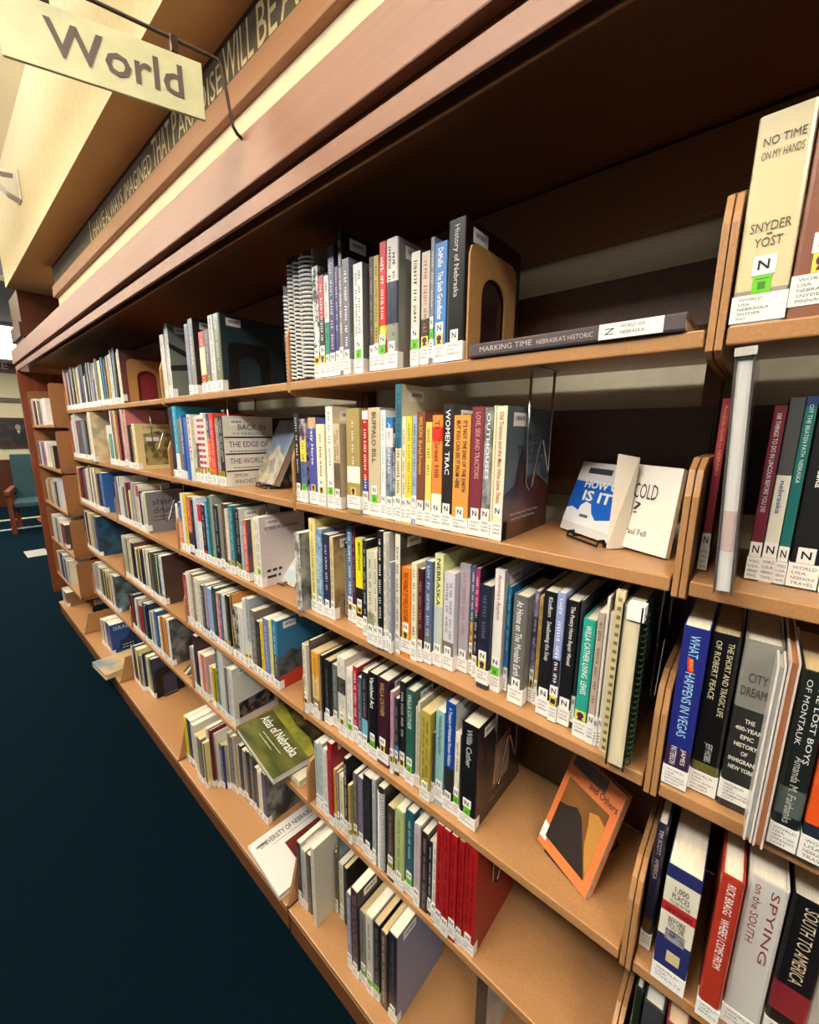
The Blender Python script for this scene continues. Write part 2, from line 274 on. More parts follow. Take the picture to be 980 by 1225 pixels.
# ------------------------------------------------------------ books
import re
BOOKS = [
[0, 1, 23, 4, 49.2, 217, 14207648, 4131, -1, -1, -1, 0, 5592388, [0.0, 0.17, 10131082], "H", "thick cream hardback with green tag, first from left, top shelf, rightmost bay"],
[0, 1, 74, 4, 45.2, 203, 9067080, 4133, -1, -1, -1, 0, 6963248, [], "~", "thick brown hardback with purple tag, second from left, top shelf, rightmost bay"],
[0, 2, 24, 60, 10.0, 244, 9316918, 4097, -1, -1, -1, 0, 14721120, [], "Roadside Guide to NEBRASKA", "thin red paperback, first from left, second shelf, rightmost bay"],
[0, 2, 78, 60, 12.9, 233, 7086132, 4097, -1, -1, -1, 0, 15658734, [], "100 THINGS TO DO IN LINCOLN BEFORE YOU DIE", "thin plum paperback, second from left, second shelf, rightmost bay"],
[0, 2, 92, 60, 14.4, 242, 14473416, 4097, -1, -1, -1, 0, 2767498, [0.6, 1.0, 4868684], "nebraska", "white paperback with charcoal band, third from left, second shelf, rightmost bay"],
[0, 2, 107, 60, 11.0, 243, 1862246, 4097, -1, -1, -1, 0, 14544622, [0.95, 1.0, 2767472], "OFF THE BEATEN PATH  NEBRASKA", "thin dark teal paperback with blue band, fourth from left, second shelf, rightmost bay"],
[0, 2, 120, 60, 28.1, 232, 1447448, 4097, -1, -1, -1, 0, 16777215, [], "Visit531Nebraska", "black paperback, fifth from left, second shelf, rightmost bay"],
[0, 2, 151, 60, 27.3, 234, 14211288, 4096, -1, -1, -1, 0, 5592405, [], "~", "white paperback, sixth from left, second shelf, rightmost bay"],
[0, 3, 23, 5, 30.3, 258, 2107516, 4096, -1, -1, -1, 0, 10473712, [0.0, 0.26, 3809860], "X", "blue book with dark purple band, first from left, third shelf, rightmost bay"],
[0, 3, 54, 19, 33.4, 253, 1315347, 4640, -1, -1, -1, 0, 14735536, [0.1, 0.2, 6972466], "THE SHORT AND TRAGIC LIFE / OF ROBERT PEACE", "black hardback with dark olive band, second from left, third shelf, rightmost bay"],
[0, 3, 90, 16, 39.1, 256, 8750463, 4128, -1, -1, -1, 0, 3355443, [0.0, 0.62, 2895404], "V", "thick grey hardback with black band, third from left, third shelf, rightmost bay"],
[0, 3, 145, -12, 26.4, 248, 1975330, 4640, -1, -1, -1, 0, 15658734, [0.2, 0.36, 5595226], "THE LOST BOYS / OF MONTAUK", "black hardback with charcoal band, fourth from left, third shelf, rightmost bay"],
[0, 3, 174, -12, 29.4, 243, 14702108, 4096, -1, -1, -1, 0, 16777215, [0.0, 0.22, 2238524], "~", "orange paperback with navy band, fifth from left, third shelf, rightmost bay"],
[0, 4, 24, 32, 15.4, 255, 2499642, 4128, -1, -1, -1, 0, 13417403, [0.0, 0.25, 5913122], "TIM SCOTT   AMERICA", "navy hardback with dark brown band, first from left, fourth shelf, rightmost bay"],
[0, 4, 48, -2, 44.0, 227, 2501734, 4096, -1, -1, -1, 0, 2236962, [0.42, 0.9, 14210244, 0.62, 0.7, 11545132], "W", "thick navy book with white band, second from left, fourth shelf, rightmost bay"],
[0, 4, 109, -7, 26.1, 265, 11023396, 4128, -1, -1, -1, 0, 15658734, [], "RICK BRAGG   WHERE I COME FROM", "red hardback, third from left, fourth shelf, rightmost bay"],
[0, 4, 138, 10, 41.9, 274, 13158082, 4128, -1, -1, -1, 0, 9058874, [0.0, 0.12, 4866096], "SPYING / on the SOUTH", "thick pale grey hardback with dark brown band, fourth from left, fourth shelf, rightmost bay"],
[0, 4, 186, 32, 40.3, 258, 1578266, 4128, -1, -1, -1, 0, 14207144, [0.22, 0.42, 9054768], "SOUTH TO AMERICA", "thick black hardback with red band, fifth from left, fourth shelf, rightmost bay"],
[0, 4, 231, 57, 35.5, 247, 13683908, 4096, -1, -1, -1, 0, 5592422, [], "~", "thick pale grey book, sixth from left, fourth shelf, rightmost bay"],
[1, 1, -941, 6, 20.4, 245, 2236962, 192, -1, -1, -1, 0, 4473924, [], "", "black spiral-bound notebook, first from left, top shelf, nearest full bay"],
[1, 1, -920, 6, 23.5, 308, 2236962, 192, -1, -1, -1, 0, 4473924, [], "", "black spiral-bound notebook, second from left, top shelf, nearest full bay"],
[1, 1, -895, 6, 27.5, 305, 2236962, 192, -1, -1, -1, 0, 4473924, [], "", "black spiral-bound notebook, third from left, top shelf, nearest full bay"],
[1, 1, -866, 6, 57.1, 305, 2236962, 192, 10061943, -1, -1, 0, 4473924, [], "", "thick black spiral-bound notebook, fourth from left, top shelf, nearest full bay"],
[1, 1, -808, 6, 22.2, 257, 15658734, 9, -1, -1, 4473924, 0, 1118481, [], "FREE RADICAL", "white paperback, fifth from left, top shelf, nearest full bay"],
[1, 1, -784, 6, 19.8, 232, 12263987, 5, -1, -1, -1, 0, 15658734, [0.0, 0.6, 2236962], "~", "red paperback with purple tag, sixth from left, top shelf, nearest full bay"],
[1, 1, -763, 6, 16.3, 228, 15263450, 1, -1, -1, -1, 0, 3355443, [0.0, 0.55, 3115634], "~", "white paperback with green band, seventh from left, top shelf, nearest full bay"],
[1, 1, -746, 6, 21.6, 286, 3815528, 1, -1, -1, -1, 0, 14540270, [0.7, 1.0, 5592426], "~", "navy paperback, eighth from left, top shelf, nearest full bay"],
[1, 1, -723, 6, 12.7, 238, 3947122, 1, -1, -1, -1, 0, 13421789, [], "~", "thin blue paperback, ninth from left, top shelf, nearest full bay"],
[1, 1, -709, 6, 12.4, 309, 9076600, 1, 1381653, 2236962, -1, 200, 15658734, [0.75, 1.0, 3355443], "~", "thin brown paperback with charcoal band, tenth from left, top shelf, nearest full bay"],
[1, 1, -696, 6, 23.3, 247, 6710903, 1, 7173205, 8947865, -1, 0, 16777215, [], "~", "blue paperback, eleventh from left, top shelf, nearest full bay"],
[1, 1, -659, 6, 28.7, 228, 14342874, 3, 7829367, -1, -1, 0, 5592405, [], "~", "white paperback with green tag, twelfth from left, top shelf, nearest full bay"],
[1, 1, -608, 6, 12.2, 230, 3814964, 1, -1, -1, -1, 0, 11176038, [], "~", "thin charcoal paperback, thirteenth from left, top shelf, nearest full bay"],
[1, 1, -595, 6, 14.9, 229, 11048522, 1, -1, -1, -1, 0, 5588019, [], "~", "yellow paperback, fourteenth from left, top shelf, nearest full bay"],
[1, 1, -579, 6, 19.5, 250, 13119534, 35, 10066329, -1, -1, 0, 16777215, [0.25, 0.36, 15258698], "~", "red hardback with green tag, fifteenth from left, top shelf, nearest full bay"],
[1, 1, -558, 6, 31.5, 250, 14079180, 33, 9078912, -1, -1, 165, 4473924, [0.36, 0.68, 2568782, 0.0, 0.36, 9408392], "~", "pale grey hardback with navy band, sixteenth from left, top shelf, nearest full bay"],
[1, 1, -490, 6, 21.8, 209, 13617856, 3, 4473924, -1, -1, 0, 2236962, [], "~", "pale grey paperback with green tag, seventeenth from left, top shelf, nearest full bay"],
[1, 1, -464, 6, 20.2, 203, 12104876, 4, 8947848, -1, -1, 0, 13129004, [0.2, 0.42, 3355443], "~", "pale grey paperback with purple tag, eighteenth from left, top shelf, nearest full bay"],
[1, 1, -442, 6, 8.9, 223, 8224904, 3, -1, -1, -1, 0, 14540253, [], "~", "thin grey paperback with green tag, nineteenth from left, top shelf, nearest full bay"],
[1, 1, -432, 6, 26.9, 210, 4882368, 5, -1, -1, -1, 0, 16777215, [], "DeMallie   The Sixth Grandfather", "blue paperback with purple tag, twentieth from left, top shelf, nearest full bay"],
[1, 1, -403, 6, 37.1, 238, 1710620, 33, 2758164, -1, -1, 210, 12303291, [], "History of Nebraska", "thick black hardback, twenty-first from left, top shelf, nearest full bay"],
[1, 2, -914, 6, 24.4, 242, 1842204, 1, -1, -1, -1, 0, 14540253, [], "~", "black paperback, first from left, second shelf, nearest full bay"],
[1, 2, -888, 6, 27.2, 228, 13154496, 2, -1, -1, 4469572, 0, 3355443, [0.5, 0.75, 15257426, 0.2, 0.5, 5596826], "~", "pale grey paperback with green tag, second from left, second shelf, nearest full bay"],
[1, 2, -848, 6, 32.0, 231, 4935584, 4, -1, -1, -1, 0, 16777215, [0.88, 1.0, 14262384], "Crazy Horse", "blue book with purple tag, third from left, second shelf, nearest full bay"],
[1, 2, -814, 6, 34.4, 214, 15130558, 5, -1, -1, -1, 0, 2236962, [], "~", "thick cream book with purple tag, fourth from left, second shelf, nearest full bay"],
[1, 2, -772, 6, 26.8, 257, 15328988, 3, 14207152, -1, -1, 175, 7829367, [], "~", "white paperback with green tag, fifth from left, second shelf, nearest full bay"],
[1, 2, -744, 6, 24.5, 215, 13351064, 1, 12562066, -1, -1, 150, 4469555, [0.0, 0.55, 7232072], "~", "beige paperback with brown band, sixth from left, second shelf, nearest full bay"],
[1, 2, -684, -2, 45.7, 249, 10784856, 4, -1, -1, -1, 170, 15658734, [0.3, 0.46, 15131350], "~", "thick khaki book with purple tag, seventh from left, second shelf, nearest full bay"],
[1, 2, -637, 6, 18.7, 243, 12069412, 1, -1, -1, -1, 0, 16777215, [0.0, 0.35, 3821466, 0.92, 1.0, 15658734], "~", "red paperback with blue band, eighth from left, second shelf, nearest full bay"],
[1, 2, -617, 6, 38.8, 249, 13219993, 3, 10127984, -1, -1, 0, 4863268, [], "BUFFALO BILL", "thick beige book with green tag, ninth from left, second shelf, nearest full bay"],
[1, 2, -577, 6, 15.8, 243, 14673126, 1, -1, -1, -1, 0, 10075067, [], "~", "white paperback, tenth from left, second shelf, nearest full bay"],
[1, 2, -560, 6, 20.0, 227, 9411240, 1, -1, -1, 5596791, 0, 14540270, [0.9, 1.0, 2783424, 0.72, 0.9, 15130848], "AMAZING", "pale blue paperback with blue band, eleventh from left, second shelf, nearest full bay"],
[1, 2, -539, 6, 7.7, 193, 2236979, 1, -1, -1, 10066346, 0, 15658734, [], "~", "thin navy paperback, twelfth from left, second shelf, nearest full bay"],
[1, 2, -530, 4, 17.1, 294, 14866612, 1, 14208432, -1, -1, 245, 3355443, [0.55, 1.0, 3108744], "~", "cream paperback with teal band, thirteenth from left, second shelf, nearest full bay"],
[1, 2, -512, 6, 10.8, 228, 15130568, 1, -1, -1, -1, 0, 9056304, [], "~", "thin cream paperback, fourteenth from left, second shelf, nearest full bay"],
[1, 2, -500, 6, 15.2, 228, 15258656, 1, -1, -1, -1, 0, 7829350, [], "~", "yellow paperback, fifteenth from left, second shelf, nearest full bay"],
[1, 2, -483, 6, 11.7, 229, 10466512, 1, -1, -1, -1, 0, 4478310, [], "~", "thin pale blue paperback, sixteenth from left, second shelf, nearest full bay"],
[1, 2, -471, 6, 21.2, 237, 8210998, 1, -1, -1, -1, 0, 15773760, [], "WILSON  Buried Fortunes", "brown paperback, seventeenth from left, second shelf, nearest full bay"],
[1, 2, -448, 6, 15.9, 216, 15126378, 1, 15261904, -1, -1, 0, 11162965, [], "~", "cream paperback, eighteenth from left, second shelf, nearest full bay"],
[1, 2, -431, 6, 25.5, 229, 14715452, 1, -1, -1, -1, 0, 9054736, [0.0, 0.32, 14673114, 0.78, 0.9, 14168092], "The Great Hill", "orange paperback with white band, nineteenth from left, second shelf, nearest full bay"],
[1, 2, -405, 6, 24.5, 249, 2761248, 1, 4473924, -1, -1, 155, 16777215, [], "WOMEN  TRAC", "black paperback, twentieth from left, second shelf, nearest full bay"],
[1, 2, -379, 6, 37.3, 228, 14719306, 1, -1, -1, -1, 0, 3810320, [], "IT'S NOT THE END OF THE EARTH / BUT YOU CAN SEE IT FROM HERE", "thick orange book, twenty-first from left, second shelf, nearest full bay"],
[1, 2, -339, 6, 26.0, 242, 8138816, 1, -1, -1, -1, 0, 14196896, [], "LOVE, SEX AND TRACTORS", "maroon paperback, twenty-second from left, second shelf, nearest full bay"],
[1, 2, -312, 6, 16.9, 240, 10132124, 1, -1, -1, 6710886, 0, 15658734, [], "OUTHOUSES", "grey paperback, twenty-third from left, second shelf, nearest full bay"],
[1, 2, -294, 6, 5.2, 243, 14538160, 0, -1, -1, -1, 165, 4473924, [], "~", "thin cream paperback, twenty-fourth from left, second shelf, nearest full bay"],
[1, 2, -288, 6, 19.9, 242, 14998720, 1, 5596014, -1, -1, 200, 11557456, [], "Old Tractors and the Men Who Love Them", "cream paperback, twenty-fifth from left, second shelf, nearest full bay"],
[1, 3, -916, -8, 24.9, 235, 14210252, 64, 11184810, 3355443, 7829367, 190, 3355443, [], "~", "white paperback, first from left, third shelf, nearest full bay"],
[1, 3, -877, 16, 29.1, 279, 14866056, 1, -1, -1, -1, 0, 5601126, [], "~", "cream paperback, second from left, third shelf, nearest full bay"],
[1, 3, -845, 14, 27.0, 255, 9416908, 1, -1, -1, 6719658, 0, 14544622, [], "~", "pale blue paperback, third from left, third shelf, nearest full bay"],
[1, 3, -817, 16, 30.4, 244, 2894924, 1, -1, -1, -1, 0, 15658734, [], "~", "navy book, fourth from left, third shelf, nearest full bay"],
[1, 3, -786, 17, 14.8, 241, 13811090, 1, 13150836, 6965812, -1, 150, 5583667, [], "~", "cream paperback, fifth from left, third shelf, nearest full bay"],
[1, 3, -769, 50, 15.8, 223, 3355443, 192, -1, -1, -1, 0, 4473924, [], "", "charcoal spiral-bound notebook, sixth from left, third shelf, nearest full bay"],
[1, 3, -744, 43, 19.8, 270, 5930918, 5, -1, -1, -1, 0, 16777215, [], "~", "blue paperback with purple tag, seventh from left, third shelf, nearest full bay"],
[1, 3, -723, 42, 13.8, 276, 5119014, 1, -1, -1, -1, 0, 13404296, [], "~", "thin maroon paperback, eighth from left, third shelf, nearest full bay"],
[1, 3, -699, 33, 27.1, 250, 1710618, 2057, -1, -1, -1, 0, 2236962, [0.46, 1.0, 15261724], "IMPERFECT JUSTICE", "black paperback with yellow band, ninth from left, third shelf, nearest full bay"],
[1, 3, -649, 12, 14.4, 257, 2500142, 1, -1, -1, -1, 0, 13421772, [], "~", "black paperback, tenth from left, third shelf, nearest full bay"],
[1, 3, -616, -5, 23.5, 242, 13618354, 513, -1, -1, -1, 0, 5592405, [0.2, 0.35, 9409656], "~", "beige paperback with green band, eleventh from left, third shelf, nearest full bay"],
[1, 3, -591, -6, 11.9, 246, 14210236, 1, -1, -1, -1, 0, 5592405, [], "~", "thin white paperback, twelfth from left, third shelf, nearest full bay"],
[1, 3, -578, -5, 15.0, 296, 1710620, 1, -1, -1, -1, 0, 15658734, [], "~", "black paperback, thirteenth from left, third shelf, nearest full bay"],
[1, 3, -561, -3, 8.6, 294, 14078148, 1, -1, -1, -1, 0, 3355443, [], "~", "thin pale grey paperback, fourteenth from left, third shelf, nearest full bay"],
[1, 3, -552, -2, 8.0, 295, 12104876, 1, -1, -1, -1, 0, 5592405, [], "~", "thin pale grey paperback, fifteenth from left, third shelf, nearest full bay"],
[1, 3, -542, -5, 8.4, 228, 9147302, 1, -1, -1, -1, 120, 15658734, [], "~", "thin pale blue paperback, sixteenth from left, third shelf, nearest full bay"],
[1, 3, -533, 7, 15.2, 294, 14999244, 1, 7105104, 3355443, -1, 170, 3355443, [], "~", "white paperback, seventeenth from left, third shelf, nearest full bay"],
[1, 3, -515, 8, 29.7, 220, 14711324, 549, -1, -1, -1, 0, 5909008, [], "THE WORLD OF WILLA CATHER", "orange hardback with purple tag, eighteenth from left, third shelf, nearest full bay"],
[1, 3, -484, 8, 15.5, 236, 14735032, 1, -1, -1, -1, 0, 5592405, [], "~", "cream paperback, nineteenth from left, third shelf, nearest full bay"],
[1, 3, -468, 13, 12.7, 225, 4987424, 1, -1, -1, -1, 0, 12294553, [], "~", "thin maroon paperback, twentieth from left, third shelf, nearest full bay"],
[1, 3, -454, 19, 19.6, 245, 5662346, 1, -1, -1, -1, 0, 13426158, [0.0, 0.35, 6975608], "~", "blue paperback with grey band, twenty-first from left, third shelf, nearest full bay"],
[1, 3, -433, 26, 22.8, 264, 14672032, 1, -1, -1, -1, 175, 2236962, [0.0, 0.55, 12174532], "NEBRASKA", "cream paperback with pale grey band, twenty-second from left, third shelf, nearest full bay"],
[1, 3, -409, 29, 27.5, 228, 13618134, 1, -1, -1, -1, 0, 5592422, [0.0, 0.3, 8024168], "~", "pale grey paperback with brown band, twenty-third from left, third shelf, nearest full bay"],
[1, 3, -380, 45, 25.4, 249, 11182762, 1, -1, -1, -1, 0, 12281480, [], "~", "pale grey paperback, twenty-fourth from left, third shelf, nearest full bay"],
[1, 3, -353, 49, 8.9, 249, 5925516, 5, -1, -1, -1, 0, 16777215, [0.0, 0.5, 12092476], "~", "thin blue paperback with purple tag, twenty-fifth from left, third shelf, nearest full bay"],
[1, 3, -340, 43, 10.2, 248, 2892848, 1, -1, -1, -1, 160, 15658734, [0.62, 1.0, 11549286], "~", "thin black paperback with pink band, twenty-sixth from left, third shelf, nearest full bay"],
[1, 3, -318, 22, 27.9, 225, 2238010, 37, 3355443, -1, -1, 0, 7829384, [], "~", "navy hardback with purple tag, twenty-seventh from left, third shelf, nearest full bay"],
[1, 3, -289, 31, 20.4, 261, 15131356, 3, 12303291, -1, -1, 0, 10502224, [], "America's Asylum", "white paperback with green tag, twenty-eighth from left, third shelf, nearest full bay"],
[1, 3, -267, 45, 7.9, 227, 2063024, 1, -1, -1, -1, 0, 12312046, [], "~", "thin blue paperback, twenty-ninth from left, third shelf, nearest full bay"],
[1, 3, -244, 22, 30.0, 224, 6973540, 33, 8025712, -1, -1, 0, 15658734, [], "At Home on The Movable Earth", "charcoal hardback, thirtieth from left, third shelf, nearest full bay"],
[1, 3, -213, 46, 9.3, 232, 4866152, 5, -1, -1, 10061994, 0, 14540253, [], "~", "thin dark purple paperback with purple tag, thirty-first from left, third shelf, nearest full bay"],
[1, 3, -202, 44, 7.2, 226, 13150296, 1, -1, -1, -1, 0, 3355443, [], "~", "thin yellow paperback, thirty-second from left, third shelf, nearest full bay"],
[1, 3, -187, 26, 23.0, 246, 1447450, 1, -1, -1, -1, 0, 14540253, [], "Kloefkorn   Swallowing the Soap", "black paperback, thirty-third from left, third shelf, nearest full bay"],
[1, 3, -162, 21, 14.1, 251, 9412304, 9, -1, -1, -1, 0, 16777215, [0.0, 0.5, 2761266], "~", "pale blue paperback with black band, thirty-fourth from left, third shelf, nearest full bay"],
[1, 3, -146, 25, 20.1, 241, 1512727, 1, -1, -1, -1, 0, 15658734, [], "The Poetry Home Repair Manual", "black paperback, thirty-fifth from left, third shelf, nearest full bay"],
[1, 3, -125, 30, 4.9, 244, 3356220, 1, -1, -1, -1, 0, 13421772, [], "~", "thin navy paperback, thirty-sixth from left, third shelf, nearest full bay"],
[1, 3, -114, 12, 21.3, 221, 2793616, 36, -1, -1, -1, 0, 15658734, [0.0, 0.14, 13161160], "WILLA CATHER LIVING  LEWIS", "teal hardback with purple tag, thirty-seventh from left, third shelf, nearest full bay"],
[1, 3, -91, 10, 10.4, 240, 12100756, 1, -1, -1, -1, 0, 4469555, [], "~", "thin beige paperback, thirty-eighth from left, third shelf, nearest full bay"],
[1, 3, -80, 11, 4.2, 268, 14868182, 1, -1, -1, -1, 0, 7829367, [], "~", "thin white paperback, thirty-ninth from left, third shelf, nearest full bay"],
[1, 3, -74, 13, 4.9, 244, 14078152, 1, -1, -1, -1, 0, 7829367, [], "~", "thin pale grey paperback, fortieth from left, third shelf, nearest full bay"],
[1, 3, -68, 14, 13.0, 284, 14471080, 320, -1, -1, -1, 0, 4473924, [], "", "thin cream comb-bound booklet, forty-first from left, third shelf, nearest full bay"],
[1, 4, -918, 1, 20.9, 235, 14472896, 549, -1, -1, -1, 0, 7829367, [], "~", "white hardback with purple tag, first from left, fourth shelf, nearest full bay"],
[1, 4, -896, 12, 9.9, 250, 4866110, 0, 5918796, -1, -1, 185, 8947848, [], "~", "thin maroon paperback, second from left, fourth shelf, nearest full bay"],
[1, 4, -878, 7, 32.7, 225, 14465144, 513, -1, -1, -1, 0, 6706500, [0.65, 1.0, 14719532, 0.0, 0.3, 9071176], "~", "cream book with orange band, third from left, fourth shelf, nearest full bay"],
[1, 4, -844, 13, 10.4, 220, 1841692, 64, -1, -1, -1, 0, 8947848, [], "~", "thin black paperback, fourth from left, fourth shelf, nearest full bay"],
[1, 4, -832, 15, 31.2, 212, 1973790, 545, -1, -1, -1, 0, 7829350, [], "~", "black hardback, fifth from left, fourth shelf, nearest full bay"],
[1, 4, -800, 23, 21.5, 205, 6450284, 1, -1, -1, -1, 0, 11184810, [], "~", "grey paperback, sixth from left, fourth shelf, nearest full bay"],
[1, 4, -763, 13, 32.7, 249, 13947076, 5, -1, -1, -1, 0, 8947848, [0.55, 0.75, 2762276], "~", "pale grey book with purple tag, seventh from left, fourth shelf, nearest full bay"],
[1, 4, -729, 17, 24.4, 226, 15000284, 3, -1, -1, -1, 0, 8947848, [], "~", "white paperback with green tag, eighth from left, fourth shelf, nearest full bay"],
[1, 4, -704, 20, 17.1, 239, 11541544, 1, 9050660, -1, -1, 0, 16777215, [], "~", "red paperback, ninth from left, fourth shelf, nearest full bay"],
[1, 4, -680, 15, 15.6, 219, 5201012, 1, -1, -1, -1, 0, 11184827, [], "~", "blue paperback, tenth from left, fourth shelf, nearest full bay"],
[1, 4, -663, 14, 22.0, 244, 2499116, 1, -1, -1, -1, 0, 10066346, [0.2, 0.42, 7320780], "~", "black paperback with teal band, eleventh from left, fourth shelf, nearest full bay"],
[1, 4, -636, 12, 32.8, 255, 1512730, 2083, -1, -1, -1, 0, 16777215, [], "Vanished Act", "black hardback with green tag, twelfth from left, fourth shelf, nearest full bay"],
[1, 4, -603, 13, 40.6, 255, 3938856, 37, -1, -1, -1, 0, 12623968, [], "WILLA CATHER", "thick plum hardback with purple tag, thirteenth from left, fourth shelf, nearest full bay"],
[1, 4, -551, 9, 9.9, 238, 11898534, 5, -1, -1, -1, 0, 8943462, [], "~", "thin pink paperback with purple tag, fourteenth from left, fourth shelf, nearest full bay"],
[1, 4, -540, 14, 11.5, 222, 2237998, 5, -1, -1, -1, 0, 11184810, [0.1, 0.4, 4160168], "~", "thin black paperback with purple tag, fifteenth from left, fourth shelf, nearest full bay"],
[1, 4, -528, 19, 17.8, 272, 2235424, 5, -1, -1, -1, 0, 13421772, [], "~", "black paperback with purple tag, sixteenth from left, fourth shelf, nearest full bay"],
[1, 4, -505, 15, 27.0, 263, 2906704, 35, -1, -1, -1, 0, 13162696, [], "WILLA CATHER", "dark teal hardback with green tag, seventeenth from left, fourth shelf, nearest full bay"],
[1, 4, -477, 21, 4.0, 225, 14736580, 0, -1, -1, -1, 0, 5592405, [], "~", "thin white paperback, eighteenth from left, fourth shelf, nearest full bay"],
[1, 4, -472, 22, 7.7, 240, 14209728, 0, -1, -1, -1, 165, 3355443, [], "~", "thin white paperback, nineteenth from left, fourth shelf, nearest full bay"],
[1, 4, -449, 5, 29.0, 239, 11246656, 513, -1, -1, -1, 0, 3811866, [], "~", "yellow paperback, twentieth from left, fourth shelf, nearest full bay"],
[1, 4, -419, 13, 4.0, 189, 4473924, 1, -1, -1, -1, 0, 8947848, [], "~", "thin charcoal paperback, twenty-first from left, fourth shelf, nearest full bay"],
[1, 4, -414, 18, 23.7, 251, 9288896, 1, -1, -1, -1, 0, 3364198, [], "Walking the Fog and Dark", "teal paperback, twenty-second from left, fourth shelf, nearest full bay"],
[1, 4, -389, 18, 26.9, 283, 1327772, 33, 14540253, -1, -1, 0, 15658734, [0.1, 0.42, 2763306, 0.0, 0.1, 4872352], "A Treasury of Nebraska Pioneer Folklore", "blue hardback with black band, twenty-third from left, fourth shelf, nearest full bay"],
[1, 4, -361, 20, 13.8, 218, 14473412, 3, -1, -1, -1, 0, 4473924, [], "~", "thin white paperback with green tag, twenty-fourth from left, fourth shelf, nearest full bay"],
[1, 4, -343, 15, 43.2, 259, 1315864, 35, 2760738, -1, -1, 215, 12303291, [], "Willa Cather", "thick black hardback with green tag, twenty-fifth from left, fourth shelf, nearest full bay"],
[1, 5, -884, 8, 21.2, 245, 11187892, 1, -1, -1, -1, 0, 7829367, [], "~", "pale grey paperback, first from left, fifth shelf, nearest full bay"],
[1, 5, -862, 9, 18.8, 256, 11845568, 1, -1, -1, -1, 0, 6719624, [], "~", "pale grey paperback, second from left, fifth shelf, nearest full bay"],
[1, 5, -839, 7, 18.8, 248, 14078664, 1, -1, -1, -1, 0, 11162965, [], "~", "pale grey paperback, third from left, fifth shelf, nearest full bay"],
[1, 5, -805, -1, 21.1, 295, 10097696, 0, 9179676, -1, -1, 190, 13395558, [], "~", "red paperback, fourth from left, fifth shelf, nearest full bay"],
[1, 5, -783, 2, 10.1, 211, 13146684, 1, -1, -1, -1, 0, 3355443, [], "~", "thin yellow paperback, fifth from left, fifth shelf, nearest full bay"],
[1, 5, -772, 5, 8.2, 204, 8160400, 1, -1, -1, -1, 0, 14540253, [], "~", "thin blue paperback, sixth from left, fifth shelf, nearest full bay"],
[1, 5, -763, 8, 19.0, 201, 14470564, 1, -1, -1, -1, 0, 7824981, [], "~", "cream paperback, seventh from left, fifth shelf, nearest full bay"],
[1, 5, -742, 9, 14.8, 271, 1709848, 1, -1, -1, -1, 0, 14540253, [], "~", "black paperback, eighth from left, fifth shelf, nearest full bay"],
[1, 5, -711, -3, 9.9, 206, 11047498, 5, -1, -1, -1, 0, 4469555, [], "~", "thin yellow paperback with purple tag, ninth from left, fifth shelf, nearest full bay"],
[1, 5, -700, 8, 15.3, 248, 6184540, 5, -1, -1, -1, 0, 11184810, [], "~", "charcoal paperback with purple tag, tenth from left, fifth shelf, nearest full bay"],
[1, 5, -684, 11, 22.5, 243, 7103608, 1, -1, -1, -1, 0, 10066346, [], "~", "purple paperback, eleventh from left, fifth shelf, nearest full bay"],
[1, 5, -654, 6, 32.5, 273, 1512986, 1, -1, -1, -1, 0, 5592422, [], "~", "black book, twelfth from left, fifth shelf, nearest full bay"],
[1, 5, -616, 4, 13.0, 283, 11186356, 1, -1, -1, -1, 0, 5596774, [], "~", "thin pale grey paperback, thirteenth from left, fifth shelf, nearest full bay"],
[1, 5, -598, 0, 29.1, 275, 3815994, 192, -1, -1, -1, 0, 4473924, [], "", "charcoal spiral-bound notebook, fourteenth from left, fifth shelf, nearest full bay"],
[1, 5, -558, 4, 23.1, 239, 3812906, 529, -1, -1, -1, 0, 11180424, [], "~", "dark brown paperback, fifteenth from left, fifth shelf, nearest full bay"],
[1, 5, -532, 4, 32.1, 251, 11122812, 33, -1, -1, -1, 0, 4478259, [], "~", "green hardback, sixteenth from left, fifth shelf, nearest full bay"],
[1, 5, -499, 10, 28.9, 263, 1922408, 35, -1, -1, -1, 0, 13426141, [], "~", "dark teal hardback with green tag, seventeenth from left, fifth shelf, nearest full bay"],
[1, 5, -464, 4, 20.1, 253, 11841714, 1, -1, -1, -1, 0, 12607616, [], "~", "pale grey paperback, eighteenth from left, fifth shelf, nearest full bay"],
[1, 5, -442, 7, 19.4, 242, 2891812, 64, -1, -1, -1, 0, 11176072, [], "~", "black paperback, nineteenth from left, fifth shelf, nearest full bay"],
[1, 5, -422, 10, 11.5, 226, 2236970, 1, -1, -1, -1, 0, 13421772, [], "~", "thin black paperback, twentieth from left, fifth shelf, nearest full bay"],
[1, 5, -407, 7, 12.9, 243, 14473424, 1, -1, -1, -1, 0, 7829367, [], "~", "thin white paperback, twenty-first from left, fifth shelf, nearest full bay"],
[1, 5, -392, 1, 18.9, 309, 11015708, 8193, -1, -1, -1, 0, 1706506, [], "~", "red paperback, twenty-second from left, fifth shelf, nearest full bay"],
[1, 5, -371, -1, 18.1, 311, 10884636, 8193, -1, -1, -1, 0, 1706506, [], "~", "red paperback, twenty-third from left, fifth shelf, nearest full bay"],
[1, 5, -352, 2, 17.7, 307, 11015708, 8193, -1, -1, -1, 0, 1706506, [], "~", "red paperback, twenty-fourth from left, fifth shelf, nearest full bay"],
[1, 5, -333, 6, 15.4, 303, 10753307, 8193, -1, -1, -1, 0, 1706506, [], "~", "red paperback, twenty-fifth from left, fifth shelf, nearest full bay"],
[1, 5, -317, 9, 32.0, 307, 11015708, 8193, 9966104, -1, -1, 200, 1706506, [], "~", "red book, twenty-sixth from left, fifth shelf, nearest full bay"],
[1, 6, -901, -65, 20.2, 250, 2762278, 1, 11184810, -1, -1, 190, 7829367, [], "~", "black paperback, first from left, base shelf, nearest full bay"],
